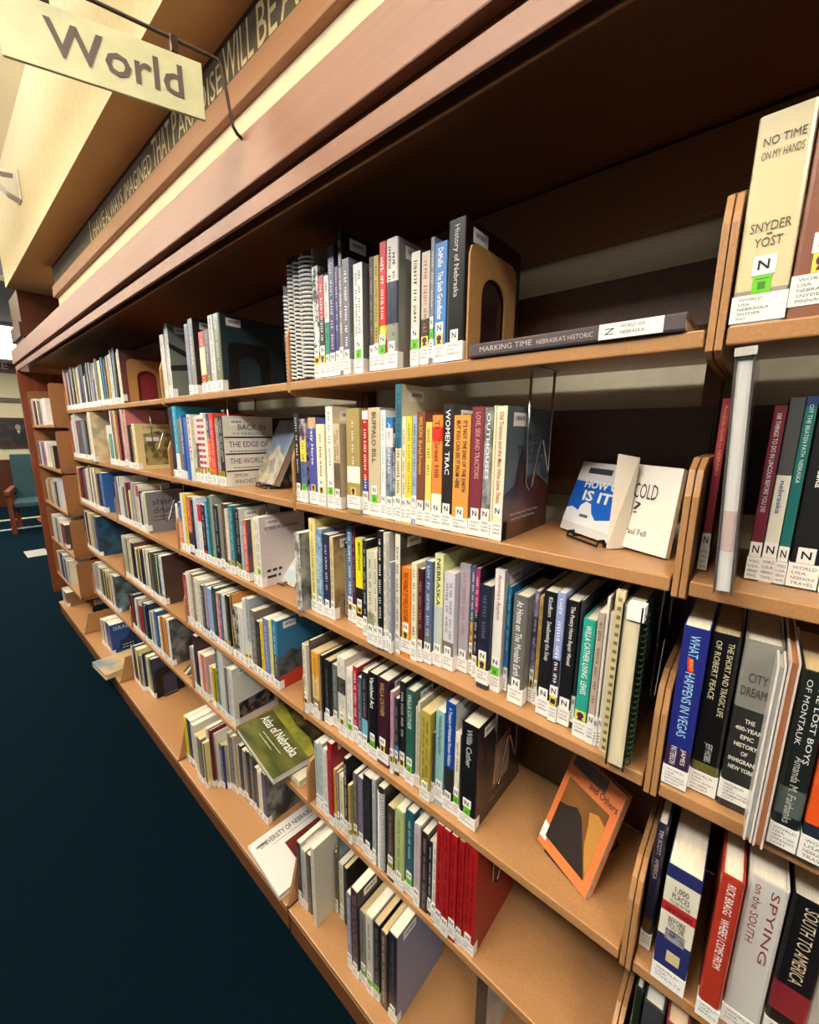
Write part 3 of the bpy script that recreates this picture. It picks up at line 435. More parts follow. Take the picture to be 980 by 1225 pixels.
[1, 6, -880, -62, 22.2, 236, 12433582, 0, -1, -1, -1, 185, 7829367, [], "~", "pale grey paperback, second from left, base shelf, nearest full bay"],
[1, 6, -856, -59, 17.4, 233, 4867656, 64, -1, -1, -1, 0, 10066329, [], "~", "charcoal paperback, third from left, base shelf, nearest full bay"],
[1, 6, -816, -70, 17.7, 302, 13815227, 64, -1, -1, -1, 210, 8947848, [], "~", "pale grey paperback, fourth from left, base shelf, nearest full bay"],
[1, 6, -788, -1, 9.6, 241, 4867140, 1, -1, -1, -1, 0, 10066329, [], "~", "thin charcoal paperback, fifth from left, base shelf, nearest full bay"],
[1, 6, -765, -2, 19.4, 222, 14210244, 1, -1, -1, -1, 0, 6710886, [], "~", "white paperback, eighth from left, base shelf, nearest full bay"],
[1, 6, -741, -3, 14.9, 223, 1841688, 576, -1, -1, -1, 0, 7829367, [], "~", "black paperback, ninth from left, base shelf, nearest full bay"],
[1, 6, -652, -66, 17.3, 274, 8751002, 1, -1, -1, -1, 0, 14540270, [], "~", "pale blue paperback, tenth from left, base shelf, nearest full bay"],
[1, 6, -630, -68, 26.5, 312, 3811376, 1, 3287594, -1, -1, 190, 11180441, [], "~", "plum paperback, eleventh from left, base shelf, nearest full bay"],
[1, 6, -601, -63, 24.5, 256, 7828844, 515, -1, -1, -1, 0, 4473924, [], "~", "grey paperback with green tag, twelfth from left, base shelf, nearest full bay"],
[1, 6, -573, -66, 25.7, 276, 13025974, 3, -1, -1, -1, 0, 3355443, [], "~", "pale grey paperback with green tag, thirteenth from left, base shelf, nearest full bay"],
[1, 6, -546, -62, 20.6, 268, 1842208, 514, -1, -1, -1, 0, 8947848, [], "~", "black paperback with green tag, fourteenth from left, base shelf, nearest full bay"],
[1, 6, -520, -61, 20.3, 264, 5523004, 576, -1, -1, -1, 0, 13421772, [], "~", "dark brown paperback, fifteenth from left, base shelf, nearest full bay"],
[1, 6, -490, -63, 29.2, 294, 1711660, 1, 8423594, -1, -1, 205, 6710903, [], "~", "black paperback, sixteenth from left, base shelf, nearest full bay"],
[2, 1, -1826, 6, 35.9, 243, 14736072, 64, -1, -1, -1, 0, 7829367, [], "~", "thick white book, first from left, top shelf, second bay"],
[2, 1, -1788, 10, 22.3, 269, 11053744, 0, -1, -1, -1, 0, 14540253, [], "~", "pale grey paperback, second from left, top shelf, second bay"],
[2, 1, -1764, 6, 25.6, 276, 13816524, 0, 7567982, -1, -1, 190, 3355477, [], "~", "pale grey paperback, third from left, top shelf, second bay"],
[2, 1, -1577, 5, 29.2, 245, 8751002, 0, -1, -1, -1, 0, 8947848, [], "~", "pale blue paperback, fourth from left, top shelf, second bay"],
[2, 1, -1546, 6, 37.2, 258, 8224120, 0, 2762276, -1, -1, 0, 14210240, [], "CALIFORNIA", "thick grey book, fifth from left, top shelf, second bay"],
[2, 1, -1466, 6, 41.0, 203, 12071468, 16, -1, -1, -1, 0, 16777215, [0.3, 0.75, 15129774], "~", "thick red book with cream band, sixth from left, top shelf, second bay"],
[2, 1, -1424, 6, 37.4, 204, 6116696, 16, -1, -1, -1, 0, 13421772, [], "~", "thick charcoal book, seventh from left, top shelf, second bay"],
[2, 1, -1385, 6, 34.1, 243, 13027524, 0, -1, -1, -1, 0, 4473941, [], "~", "thick pale grey book, eighth from left, top shelf, second bay"],
[2, 1, -1348, 6, 38.8, 242, 7370844, 32, 3095876, -1, -1, 235, 14540253, [], "~", "thick green hardback, ninth from left, top shelf, second bay"],
[2, 2, -1812, 5, 36.0, 287, 3022896, 0, -1, -1, -1, 0, 3355443, [], "~", "thick black book, first from left, second shelf, second bay"],
[2, 2, -1775, 6, 37.5, 290, 2334400, 0, -1, -1, -1, 0, 14544622, [0.0, 0.35, 14214378], "~", "thick teal book with white band, second from left, second shelf, second bay"],
[2, 2, -1736, 7, 29.4, 240, 9073760, 0, -1, -1, -1, 0, 3355443, [], "~", "brown paperback, third from left, second shelf, second bay"],
[2, 2, -1705, 6, 24.1, 254, 3102376, 0, -1, -1, -1, 0, 16777215, [], "LOOKING FOR ALASKA", "blue paperback, fourth from left, second shelf, second bay"],
[2, 2, -1660, 2, 39.1, 245, 3434672, 64, -1, -1, -1, 0, 8947848, [], "~", "thick blue book, fifth from left, second shelf, second bay"],
[2, 2, -1619, 0, 30.6, 255, 13817556, 64, -1, -1, -1, 0, 12071482, [], "RAND", "pale grey book, sixth from left, second shelf, second bay"],
[2, 2, -1588, 5, 18.1, 239, 13154456, 16, -1, -1, -1, 0, 3355443, [], "~", "beige paperback, seventh from left, second shelf, second bay"],
[2, 2, -1568, 6, 26.9, 246, 3814464, 16, -1, -1, -1, 0, 14540253, [0.6, 1.0, 14734544], "~", "dark purple paperback with white band, eighth from left, second shelf, second bay"],
[2, 2, -1540, 4, 30.2, 248, 14868188, 1040, -1, -1, -1, 0, 14540253, [], "~", "white book, ninth from left, second shelf, second bay"],
[2, 2, -1509, 6, 20.6, 258, 12860488, 1040, -1, -1, -1, 0, 16777215, [], "~", "red paperback, tenth from left, second shelf, second bay"],
[2, 2, -1486, 7, 18.6, 238, 14078136, 16, -1, -1, -1, 0, 14540253, [], "~", "cream paperback, eleventh from left, second shelf, second bay"],
[2, 2, -1466, 6, 23.9, 255, 14704684, 16, -1, -1, -1, 0, 16777215, [0.65, 1.0, 3817584], "~", "orange paperback with blue band, twelfth from left, second shelf, second bay"],
[2, 2, -1441, 6, 31.7, 256, 14040106, 16, -1, -1, -1, 0, 16768494, [], "~", "red book, thirteenth from left, second shelf, second bay"],
[2, 2, -1405, 10, 31.2, 238, 8750463, 16, -1, -1, -1, 0, 14540253, [], "~", "grey book, fourteenth from left, second shelf, second bay"],
[2, 2, -1372, 6, 32.6, 246, 2762790, 16, 14868438, -1, -1, 190, 14540253, [], "~", "black book, fifteenth from left, second shelf, second bay"],
[2, 3, -1861, 10, 34.0, 202, 14736580, 0, -1, -1, -1, 0, 14540253, [], "~", "thick white book, first from left, third shelf, second bay"],
[2, 3, -1826, 8, 32.9, 216, 3820160, 0, -1, -1, -1, 0, 16777215, [0.0, 0.62, 14710858], "~", "blue book with orange band, second from left, third shelf, second bay"],
[2, 3, -1787, 7, 27.9, 257, 13816524, 0, -1, -1, -1, 0, 14540253, [], "~", "pale grey paperback, third from left, third shelf, second bay"],
[2, 3, -1758, 8, 23.5, 258, 15124508, 0, -1, -1, -1, 0, 3355443, [], "~", "yellow paperback, fourth from left, third shelf, second bay"],
[2, 3, -1731, 8, 41.7, 250, 12869692, 0, -1, -1, -1, 0, 16777215, [0.0, 0.4, 3354692], "~", "thick orange book with navy band, fifth from left, third shelf, second bay"],
[2, 3, -1686, 9, 28.0, 241, 1842208, 0, -1, -1, -1, 0, 8947848, [], "~", "black paperback, sixth from left, third shelf, second bay"],
[2, 3, -1657, 8, 33.8, 254, 12373472, 0, -1, -1, -1, 0, 6719658, [], "~", "pale blue book, seventh from left, third shelf, second bay"],
[2, 3, -1621, 8, 30.3, 230, 14999770, 0, -1, -1, -1, 0, 13382451, [0.7, 1.0, 13117496], "~", "white book with red band, eighth from left, third shelf, second bay"],
[2, 3, -1588, 8, 34.9, 232, 2761768, 0, -1, -1, -1, 0, 14540253, [0.0, 0.2, 12595248], "~", "thick black book with red band, ninth from left, third shelf, second bay"],
[2, 3, -1550, 8, 20.9, 250, 4884656, 0, -1, -1, -1, 0, 13426158, [], "~", "blue paperback, tenth from left, third shelf, second bay"],
[2, 3, -1527, 8, 24.4, 270, 1862246, 0, -1, -1, -1, 0, 3355443, [], "~", "dark teal paperback, eleventh from left, third shelf, second bay"],
[2, 3, -1501, 8, 21.4, 278, 9212298, 2, -1, -1, -1, 0, 5596774, [], "~", "grey paperback with green tag, twelfth from left, third shelf, second bay"],
[2, 3, -1473, 8, 34.8, 245, 2237998, 0, -1, -1, -1, 0, 14540253, [], "~", "thick black book, thirteenth from left, third shelf, second bay"],
[2, 3, -1437, 8, 29.2, 254, 9275258, 32, -1, -1, -1, 0, 6710869, [], "~", "olive hardback, fourteenth from left, third shelf, second bay"],
[2, 3, -1406, 8, 27.9, 258, 4735032, 0, -1, -1, -1, 0, 11176038, [], "~", "dark brown paperback, fifteenth from left, third shelf, second bay"],
[2, 3, -1376, 5, 21.9, 243, 14207156, 16, -1, -1, -1, 0, 8947848, [], "~", "cream paperback, sixteenth from left, third shelf, second bay"],
[2, 3, -1353, 8, 28.5, 259, 2914958, 16, -1, -1, -1, 0, 12312029, [], "~", "teal paperback, seventeenth from left, third shelf, second bay"],
[2, 3, -1320, 11, 18.7, 246, 2894376, 16, -1, -1, -1, 0, 3355443, [], "~", "black paperback, eighteenth from left, third shelf, second bay"],
[2, 3, -1300, 8, 23.0, 254, 1973794, 16, 13421772, -1, -1, 0, 14540253, [], "~", "black paperback, nineteenth from left, third shelf, second bay"],
[2, 3, -1273, 8, 21.9, 217, 10134190, 0, -1, -1, -1, 0, 14540253, [], "~", "pale grey paperback, twentieth from left, third shelf, second bay"],
[2, 3, -1250, 8, 22.1, 222, 14182460, 0, 3951236, 9067080, -1, 0, 16777215, [], "~", "orange paperback, twenty-first from left, third shelf, second bay"],
[2, 3, -1200, 12, 26.4, 234, 13682828, 0, -1, -1, -1, 0, 14540253, [], "~", "cream paperback, twenty-second from left, third shelf, second bay"],
[2, 3, -1172, 8, 31.6, 242, 14473420, 2, 14208720, -1, -1, 175, 3355443, [], "~", "white book with green tag, twenty-third from left, third shelf, second bay"],
[2, 4, -1853, 8, 35.6, 233, 11024950, 0, -1, -1, -1, 0, 15649996, [], "~", "thick red book, first from left, fourth shelf, second bay"],
[2, 4, -1812, 7, 24.3, 252, 14999244, 0, -1, -1, -1, 0, 8947848, [], "~", "white paperback, second from left, fourth shelf, second bay"],
[2, 4, -1786, 8, 19.4, 261, 13618372, 0, -1, -1, -1, 0, 10061960, [], "~", "pale grey paperback, third from left, fourth shelf, second bay"],
[2, 4, -1761, 8, 26.2, 254, 9073760, 0, -1, -1, -1, 0, 14535867, [], "~", "brown paperback, fourth from left, fourth shelf, second bay"],
[2, 4, -1732, 8, 31.3, 245, 14210248, 0, -1, -1, -1, 0, 2236962, [], "~", "white book, fifth from left, fourth shelf, second bay"],
[2, 4, -1697, 8, 30.6, 245, 13946554, 0, -1, -1, -1, 0, 5592405, [], "~", "pale grey book, sixth from left, fourth shelf, second bay"],
[2, 4, -1661, 5, 27.3, 230, 4867656, 0, -1, -1, -1, 0, 14540253, [], "~", "charcoal paperback, seventh from left, fourth shelf, second bay"],
[2, 4, -1633, 8, 27.8, 238, 9208976, 0, -1, -1, -1, 0, 13421789, [0.0, 0.2, 2236962], "~", "grey paperback with black band, eighth from left, fourth shelf, second bay"],
[2, 4, -1600, 7, 38.8, 234, 9412304, 0, -1, -1, -1, 0, 8947848, [], "~", "thick pale blue book, ninth from left, fourth shelf, second bay"],
[2, 4, -1560, 8, 36.3, 246, 1919552, 32, -1, -1, -1, 0, 13150282, [], "~", "thick dark teal hardback, tenth from left, fourth shelf, second bay"],
[2, 4, -1520, 8, 24.4, 235, 13137018, 0, -1, -1, -1, 0, 15658734, [], "~", "dusty pink paperback, eleventh from left, fourth shelf, second bay"],
[2, 4, -1493, 8, 15.6, 238, 4875400, 0, -1, -1, -1, 0, 13426158, [], "~", "blue paperback, twelfth from left, fourth shelf, second bay"],
[2, 4, -1475, 10, 31.8, 237, 12104876, 16, -1, -1, -1, 0, 14540253, [], "~", "pale grey book, thirteenth from left, fourth shelf, second bay"],
[2, 4, -1442, 8, 29.7, 244, 1714726, 48, -1, -1, -1, 0, 8952200, [], "~", "black hardback, fourteenth from left, fourth shelf, second bay"],
[2, 4, -1383, 8, 41.4, 221, 12104356, 0, -1, -1, 3355443, 0, 3355443, [], "~", "thick pale grey book, sixteenth from left, fourth shelf, second bay"],
[2, 4, -1340, 8, 33.7, 227, 13684940, 0, -1, -1, -1, 0, 5929626, [], "~", "pale grey book, seventeenth from left, fourth shelf, second bay"],
[2, 4, -1302, 9, 26.0, 270, 13618372, 8, -1, -1, -1, 0, 8947848, [], "~", "pale grey paperback, eighteenth from left, fourth shelf, second bay"],
[2, 4, -1275, 8, 25.5, 280, 10134190, 8, -1, -1, -1, 0, 3355443, [0.05, 0.4, 14211280], "~", "pale grey paperback with white band, nineteenth from left, fourth shelf, second bay"],
[2, 4, -1244, 8, 32.1, 244, 7234648, 0, -1, -1, -1, 0, 13421772, [], "~", "brown book, twentieth from left, fourth shelf, second bay"],
[2, 4, -1208, 7, 26.4, 214, 2500142, 0, -1, -1, -1, 0, 8947848, [], "~", "black paperback, twenty-first from left, fourth shelf, second bay"],
[2, 4, -1181, 8, 19.3, 222, 15123488, 0, -1, -1, -1, 0, 4473907, [], "~", "yellow paperback, twenty-second from left, fourth shelf, second bay"],
[2, 4, -1160, 8, 34.3, 240, 7108780, 0, -1, -1, -1, 0, 14540270, [], "~", "thick blue book, twenty-third from left, fourth shelf, second bay"],
[2, 4, -1121, 8, 18.7, 245, 14210168, 0, -1, -1, -1, 0, 8947848, [], "~", "cream paperback, twenty-fourth from left, fourth shelf, second bay"],
[2, 4, -1101, 8, 31.2, 253, 3438756, 0, 3438756, -1, -1, 185, 14544622, [0.1, 0.5, 4868684], "~", "blue book with charcoal band, twenty-fifth from left, fourth shelf, second bay"],
[2, 5, -1841, 8, 26.8, 217, 13158076, 0, -1, -1, -1, 0, 3355443, [], "~", "pale grey paperback, second from left, fifth shelf, second bay"],
[2, 5, -1811, 8, 39.4, 286, 3806754, 0, -1, -1, -1, 190, 8943479, [], "~", "thick plum book, third from left, fifth shelf, second bay"],
[2, 5, -1766, 8, 26.5, 217, 14538436, 0, -1, -1, -1, 0, 6710886, [], "~", "white paperback, fourth from left, fifth shelf, second bay"],
[2, 5, -1736, 8, 23.2, 217, 13129306, 0, -1, -1, -1, 0, 15649996, [], "~", "red paperback, fifth from left, fifth shelf, second bay"],
[2, 5, -1710, 8, 25.6, 221, 13148304, 0, -1, -1, -1, 0, 6702131, [], "~", "tan paperback, sixth from left, fifth shelf, second bay"],
[2, 5, -1657, 10, 24.9, 190, 13027524, 0, -1, -1, -1, 0, 14540253, [], "~", "pale grey paperback, seventh from left, fifth shelf, second bay"],
[2, 5, -1589, 11, 31.1, 310, 1862246, 0, -1, -1, -1, 0, 14540253, [], "~", "dark teal book, ninth from left, fifth shelf, second bay"],
[2, 5, -1557, 8, 47.0, 310, 13027010, 0, 12105910, -1, -1, 190, 11184810, [], "~", "thick pale grey book, tenth from left, fifth shelf, second bay"],
[2, 5, -1490, 10, 24.2, 248, 10132124, 0, -1, -1, -1, 0, 14540253, [], "~", "grey paperback, twelfth from left, fifth shelf, second bay"],
[2, 5, -1465, 8, 29.8, 261, 13816524, 0, 13684938, -1, -1, 200, 6710886, [], "~", "pale grey paperback, thirteenth from left, fifth shelf, second bay"],
[2, 6, -1820, -64, 35.7, 236, 15258656, 0, -1, -1, -1, 0, 3355443, [], "~", "thick yellow book, first from left, base shelf, second bay"],
[2, 6, -1783, -64, 40.5, 241, 2304584, 0, 14737632, -1, -1, 190, 11184827, [], "~", "thick navy book, second from left, base shelf, second bay"],
[2, 6, -1741, -62, 28.1, 234, 14078144, 0, -1, -1, -1, 0, 8943462, [], "~", "pale grey paperback, third from left, base shelf, second bay"],
[2, 6, -1676, -75, 29.2, 223, 13618354, 512, -1, -1, -1, 0, 8947848, [], "~", "beige paperback, fourth from left, base shelf, second bay"],
[2, 6, -1646, -75, 34.2, 227, 7828844, 512, -1, -1, -1, 0, 8947848, [], "~", "thick grey book, fifth from left, base shelf, second bay"],
[2, 6, -1611, -50, 18.6, 275, 14078144, 0, -1, -1, -1, 0, 14540253, [], "~", "pale grey paperback, sixth from left, base shelf, second bay"],
[2, 6, -1544, -24, 26.3, 217, 2765936, 512, -1, -1, -1, 0, 15658734, [], "~", "blue paperback, eleventh from left, base shelf, second bay"],
[2, 6, -1489, 0, 18.6, 268, 5263436, 0, -1, -1, -1, 0, 14540253, [], "~", "charcoal paperback, fourteenth from left, base shelf, second bay"],
[2, 6, -1469, 0, 17.5, 285, 12102288, 0, -1, -1, -1, 0, 6706517, [], "~", "beige paperback, fifteenth from left, base shelf, second bay"],
[2, 6, -1437, 10, 22.6, 252, 2894376, 0, -1, -1, -1, 0, 8947848, [], "~", "black paperback, seventeenth from left, base shelf, second bay"],
[2, 6, -1410, 11, 32.9, 245, 8224640, 0, -1, -1, -1, 0, 8947848, [], "~", "grey book, eighteenth from left, base shelf, second bay"],
[2, 6, -1376, 11, 21.7, 258, 1842204, 0, -1, -1, -1, 0, 7829350, [], "~", "black paperback, nineteenth from left, base shelf, second bay"],
[2, 6, -1353, 13, 30.4, 259, 5263436, 0, -1, -1, -1, 0, 11184810, [], "~", "charcoal book, twentieth from left, base shelf, second bay"],
[2, 6, -1312, 11, 22.7, 220, 2236979, 0, -1, -1, -1, 0, 8947848, [], "~", "navy paperback, twenty-first from left, base shelf, second bay"],
[2, 6, -1288, 11, 30.5, 220, 14210244, 0, -1, -1, -1, 0, 8947848, [], "~", "white book, twenty-second from left, base shelf, second bay"],
[2, 6, -1256, 11, 31.9, 233, 2765910, 0, 9078916, 3355443, -1, 190, 10066363, [], "~", "navy book, twenty-third from left, base shelf, second bay"],
[3, 1, -2579, 6, 39.1, 249, 13619152, 0, -1, -1, -1, 0, 5592422, [], "~", "thick pale grey book, seventh from left, top shelf, third bay"],
[3, 1, -2512, 10, 27.4, 267, 9288896, 0, -1, -1, -1, 0, 14540253, [], "~", "teal paperback, ninth from left, top shelf, third bay"],
[3, 1, -2483, 6, 29.2, 273, 1842208, 0, -1, -1, -1, 0, 8947848, [], "~", "black paperback, tenth from left, top shelf, third bay"],
[3, 1, -2413, 6, 29.0, 259, 14209220, 0, 6965828, -1, -1, 200, 11167334, [], "~", "white paperback, twelfth from left, top shelf, third bay"],
[3, 2, -2612, 6, 35.0, 296, 14469240, 0, -1, -1, -1, 0, 7824981, [], "~", "thick cream book, third from left, second shelf, third bay"],
[3, 2, -2484, 6, 40.5, 298, 14198948, 0, -1, -1, -1, 0, 11158596, [], "~", "thick dusty pink book, seventh from left, second shelf, third bay"],
[3, 2, -2418, 6, 25.4, 296, 13138044, 0, -1, -1, -1, 0, 15658734, [], "~", "dusty pink paperback, ninth from left, second shelf, third bay"],
[3, 2, -2356, 8, 38.7, 211, 7234648, 0, -1, -1, -1, 0, 3355443, [], "~", "thick brown book, eleventh from left, second shelf, third bay"],
[3, 2, -2317, 6, 40.3, 225, 14865060, 0, 14470040, -1, -1, 190, 11167334, [], "~", "thick cream book, twelfth from left, second shelf, third bay"],
[3, 3, -2461, 8, 35.7, 243, 9214636, 0, -1, -1, -1, 0, 14540270, [], "~", "thick pale blue book, twelfth from left, third shelf, third bay"],
[3, 3, -2421, 10, 37.6, 234, 12100756, 0, -1, -1, -1, 0, 14540253, [], "~", "thick beige book, thirteenth from left, third shelf, third bay"],
[3, 3, -2382, 8, 34.0, 239, 14078136, 0, -1, -1, -1, 0, 7824998, [0.75, 1.0, 12071992], "~", "thick cream book with red band, fourteenth from left, third shelf, third bay"],
[3, 3, -2285, 8, 40.2, 212, 13683376, 0, 8157828, -1, -1, 180, 7829367, [], "~", "thick beige book, seventeenth from left, third shelf, third bay"],
[3, 4, -2302, 8, 32.6, 247, 6970960, 0, -1, -1, -1, 0, 10066312, [], "~", "dark brown book, seventeenth from left, fourth shelf, third bay"],
[3, 4, -2150, 8, 37.3, 258, 14605526, 16, 4864564, -1, -1, 190, 4473924, [], "~", "thick white book, twenty-second from left, fourth shelf, third bay"],
[3, 5, -2338, 8, 37.3, 243, 3957908, 0, -1, -1, -1, 0, 13426158, [], "~", "thick blue book, fifteenth from left, fifth shelf, third bay"],
[3, 5, -2216, 8, 37.6, 248, 13923372, 0, -1, -1, -1, 0, 15645576, [], "~", "thick orange book, eighteenth from left, fifth shelf, third bay"],
[3, 5, -2147, 8, 34.8, 256, 14868700, 0, 9078918, 3814966, -1, 190, 10066329, [], "~", "thick white book, twentieth from left, fifth shelf, third bay"],
[4, 1, -3186, 6, 55.8, 257, 4867656, 0, -1, -1, -1, 0, 12303291, [], "~", "thick charcoal book, fourteenth from left, top shelf, fourth bay"],
[4, 1, -2841, 6, 37.5, 256, 6056532, 0, -1, -1, -1, 0, 13426124, [], "~", "thick dark green book, twenty-fourth from left, top shelf, fourth bay"],
[4, 2, -3369, 8, 86.0, 248, 8160400, 0, -1, -1, -1, 0, 8947848, [], "~", "thick blue book, tenth from left, second shelf, fourth bay"],
[4, 2, -3125, -9, 49.4, 277, 9079940, 0, -1, -1, -1, 0, 14540253, [], "~", "thick grey book, twelfth from left, second shelf, fourth bay"],
[4, 2, -3074, -12, 58.5, 298, 15129792, 0, 14865580, 12101776, -1, 200, 12294570, [], "~", "thick cream book, thirteenth from left, second shelf, fourth bay"],
[4, 2, -2736, 6, 56.7, 220, 3115640, 0, 3115640, -1, -1, 0, 14544622, [0.78, 1.0, 14213344], "~", "thick teal book with white band, fifteenth from left, second shelf, fourth bay"],
[4, 3, -3078, 8, 53.8, 254, 3434672, 0, 3434672, -1, -1, 0, 14540270, [], "~", "thick blue book, eighteenth from left, third shelf, fourth bay"],
[4, 4, -3392, 8, 58.6, 281, 2241612, 0, 1848400, 2906744, -1, 190, 10070715, [], "~", "thick navy book, ninth from left, fourth shelf, fourth bay"],
[4, 5, -3103, 8, 44.0, 256, 4867652, 0, 7115936, 3815988, -1, 0, 13421772, [], "~", "thick charcoal book, sixteenth from left, fifth shelf, fourth bay"],
[4, 6, -3237, -33, 59.7, 219, 2379936, 0, 2050192, -1, -1, 200, 13426158, [], "~", "thick blue book, eleventh from left, base shelf, fourth bay"],
[5, 1, -4101, -70, 122.0, 191, 15263458, 0, 15526116, -1, -1, 0, 10066329, [], "~", "thick white book, ninth from left, top shelf, far end bay"],
[5, 2, -4276, -70, 92.4, 192, 15131874, 0, 15131874, -1, -1, 0, 10066329, [], "~", "thick white book, seventh from left, second shelf, far end bay"],
[5, 4, -4064, -70, 89.6, 201, 4865080, 0, 4865080, -1, -1, 0, 12298922, [], "~", "thick dark brown book, ninth from left, fourth shelf, far end bay"],
[5, 6, -4477, -70, 72.8, 130, 9069112, 0, 9069112, -1, -1, 0, 14540253, [], "~", "thick brown book, fourth from left, base shelf, far end bay"]]
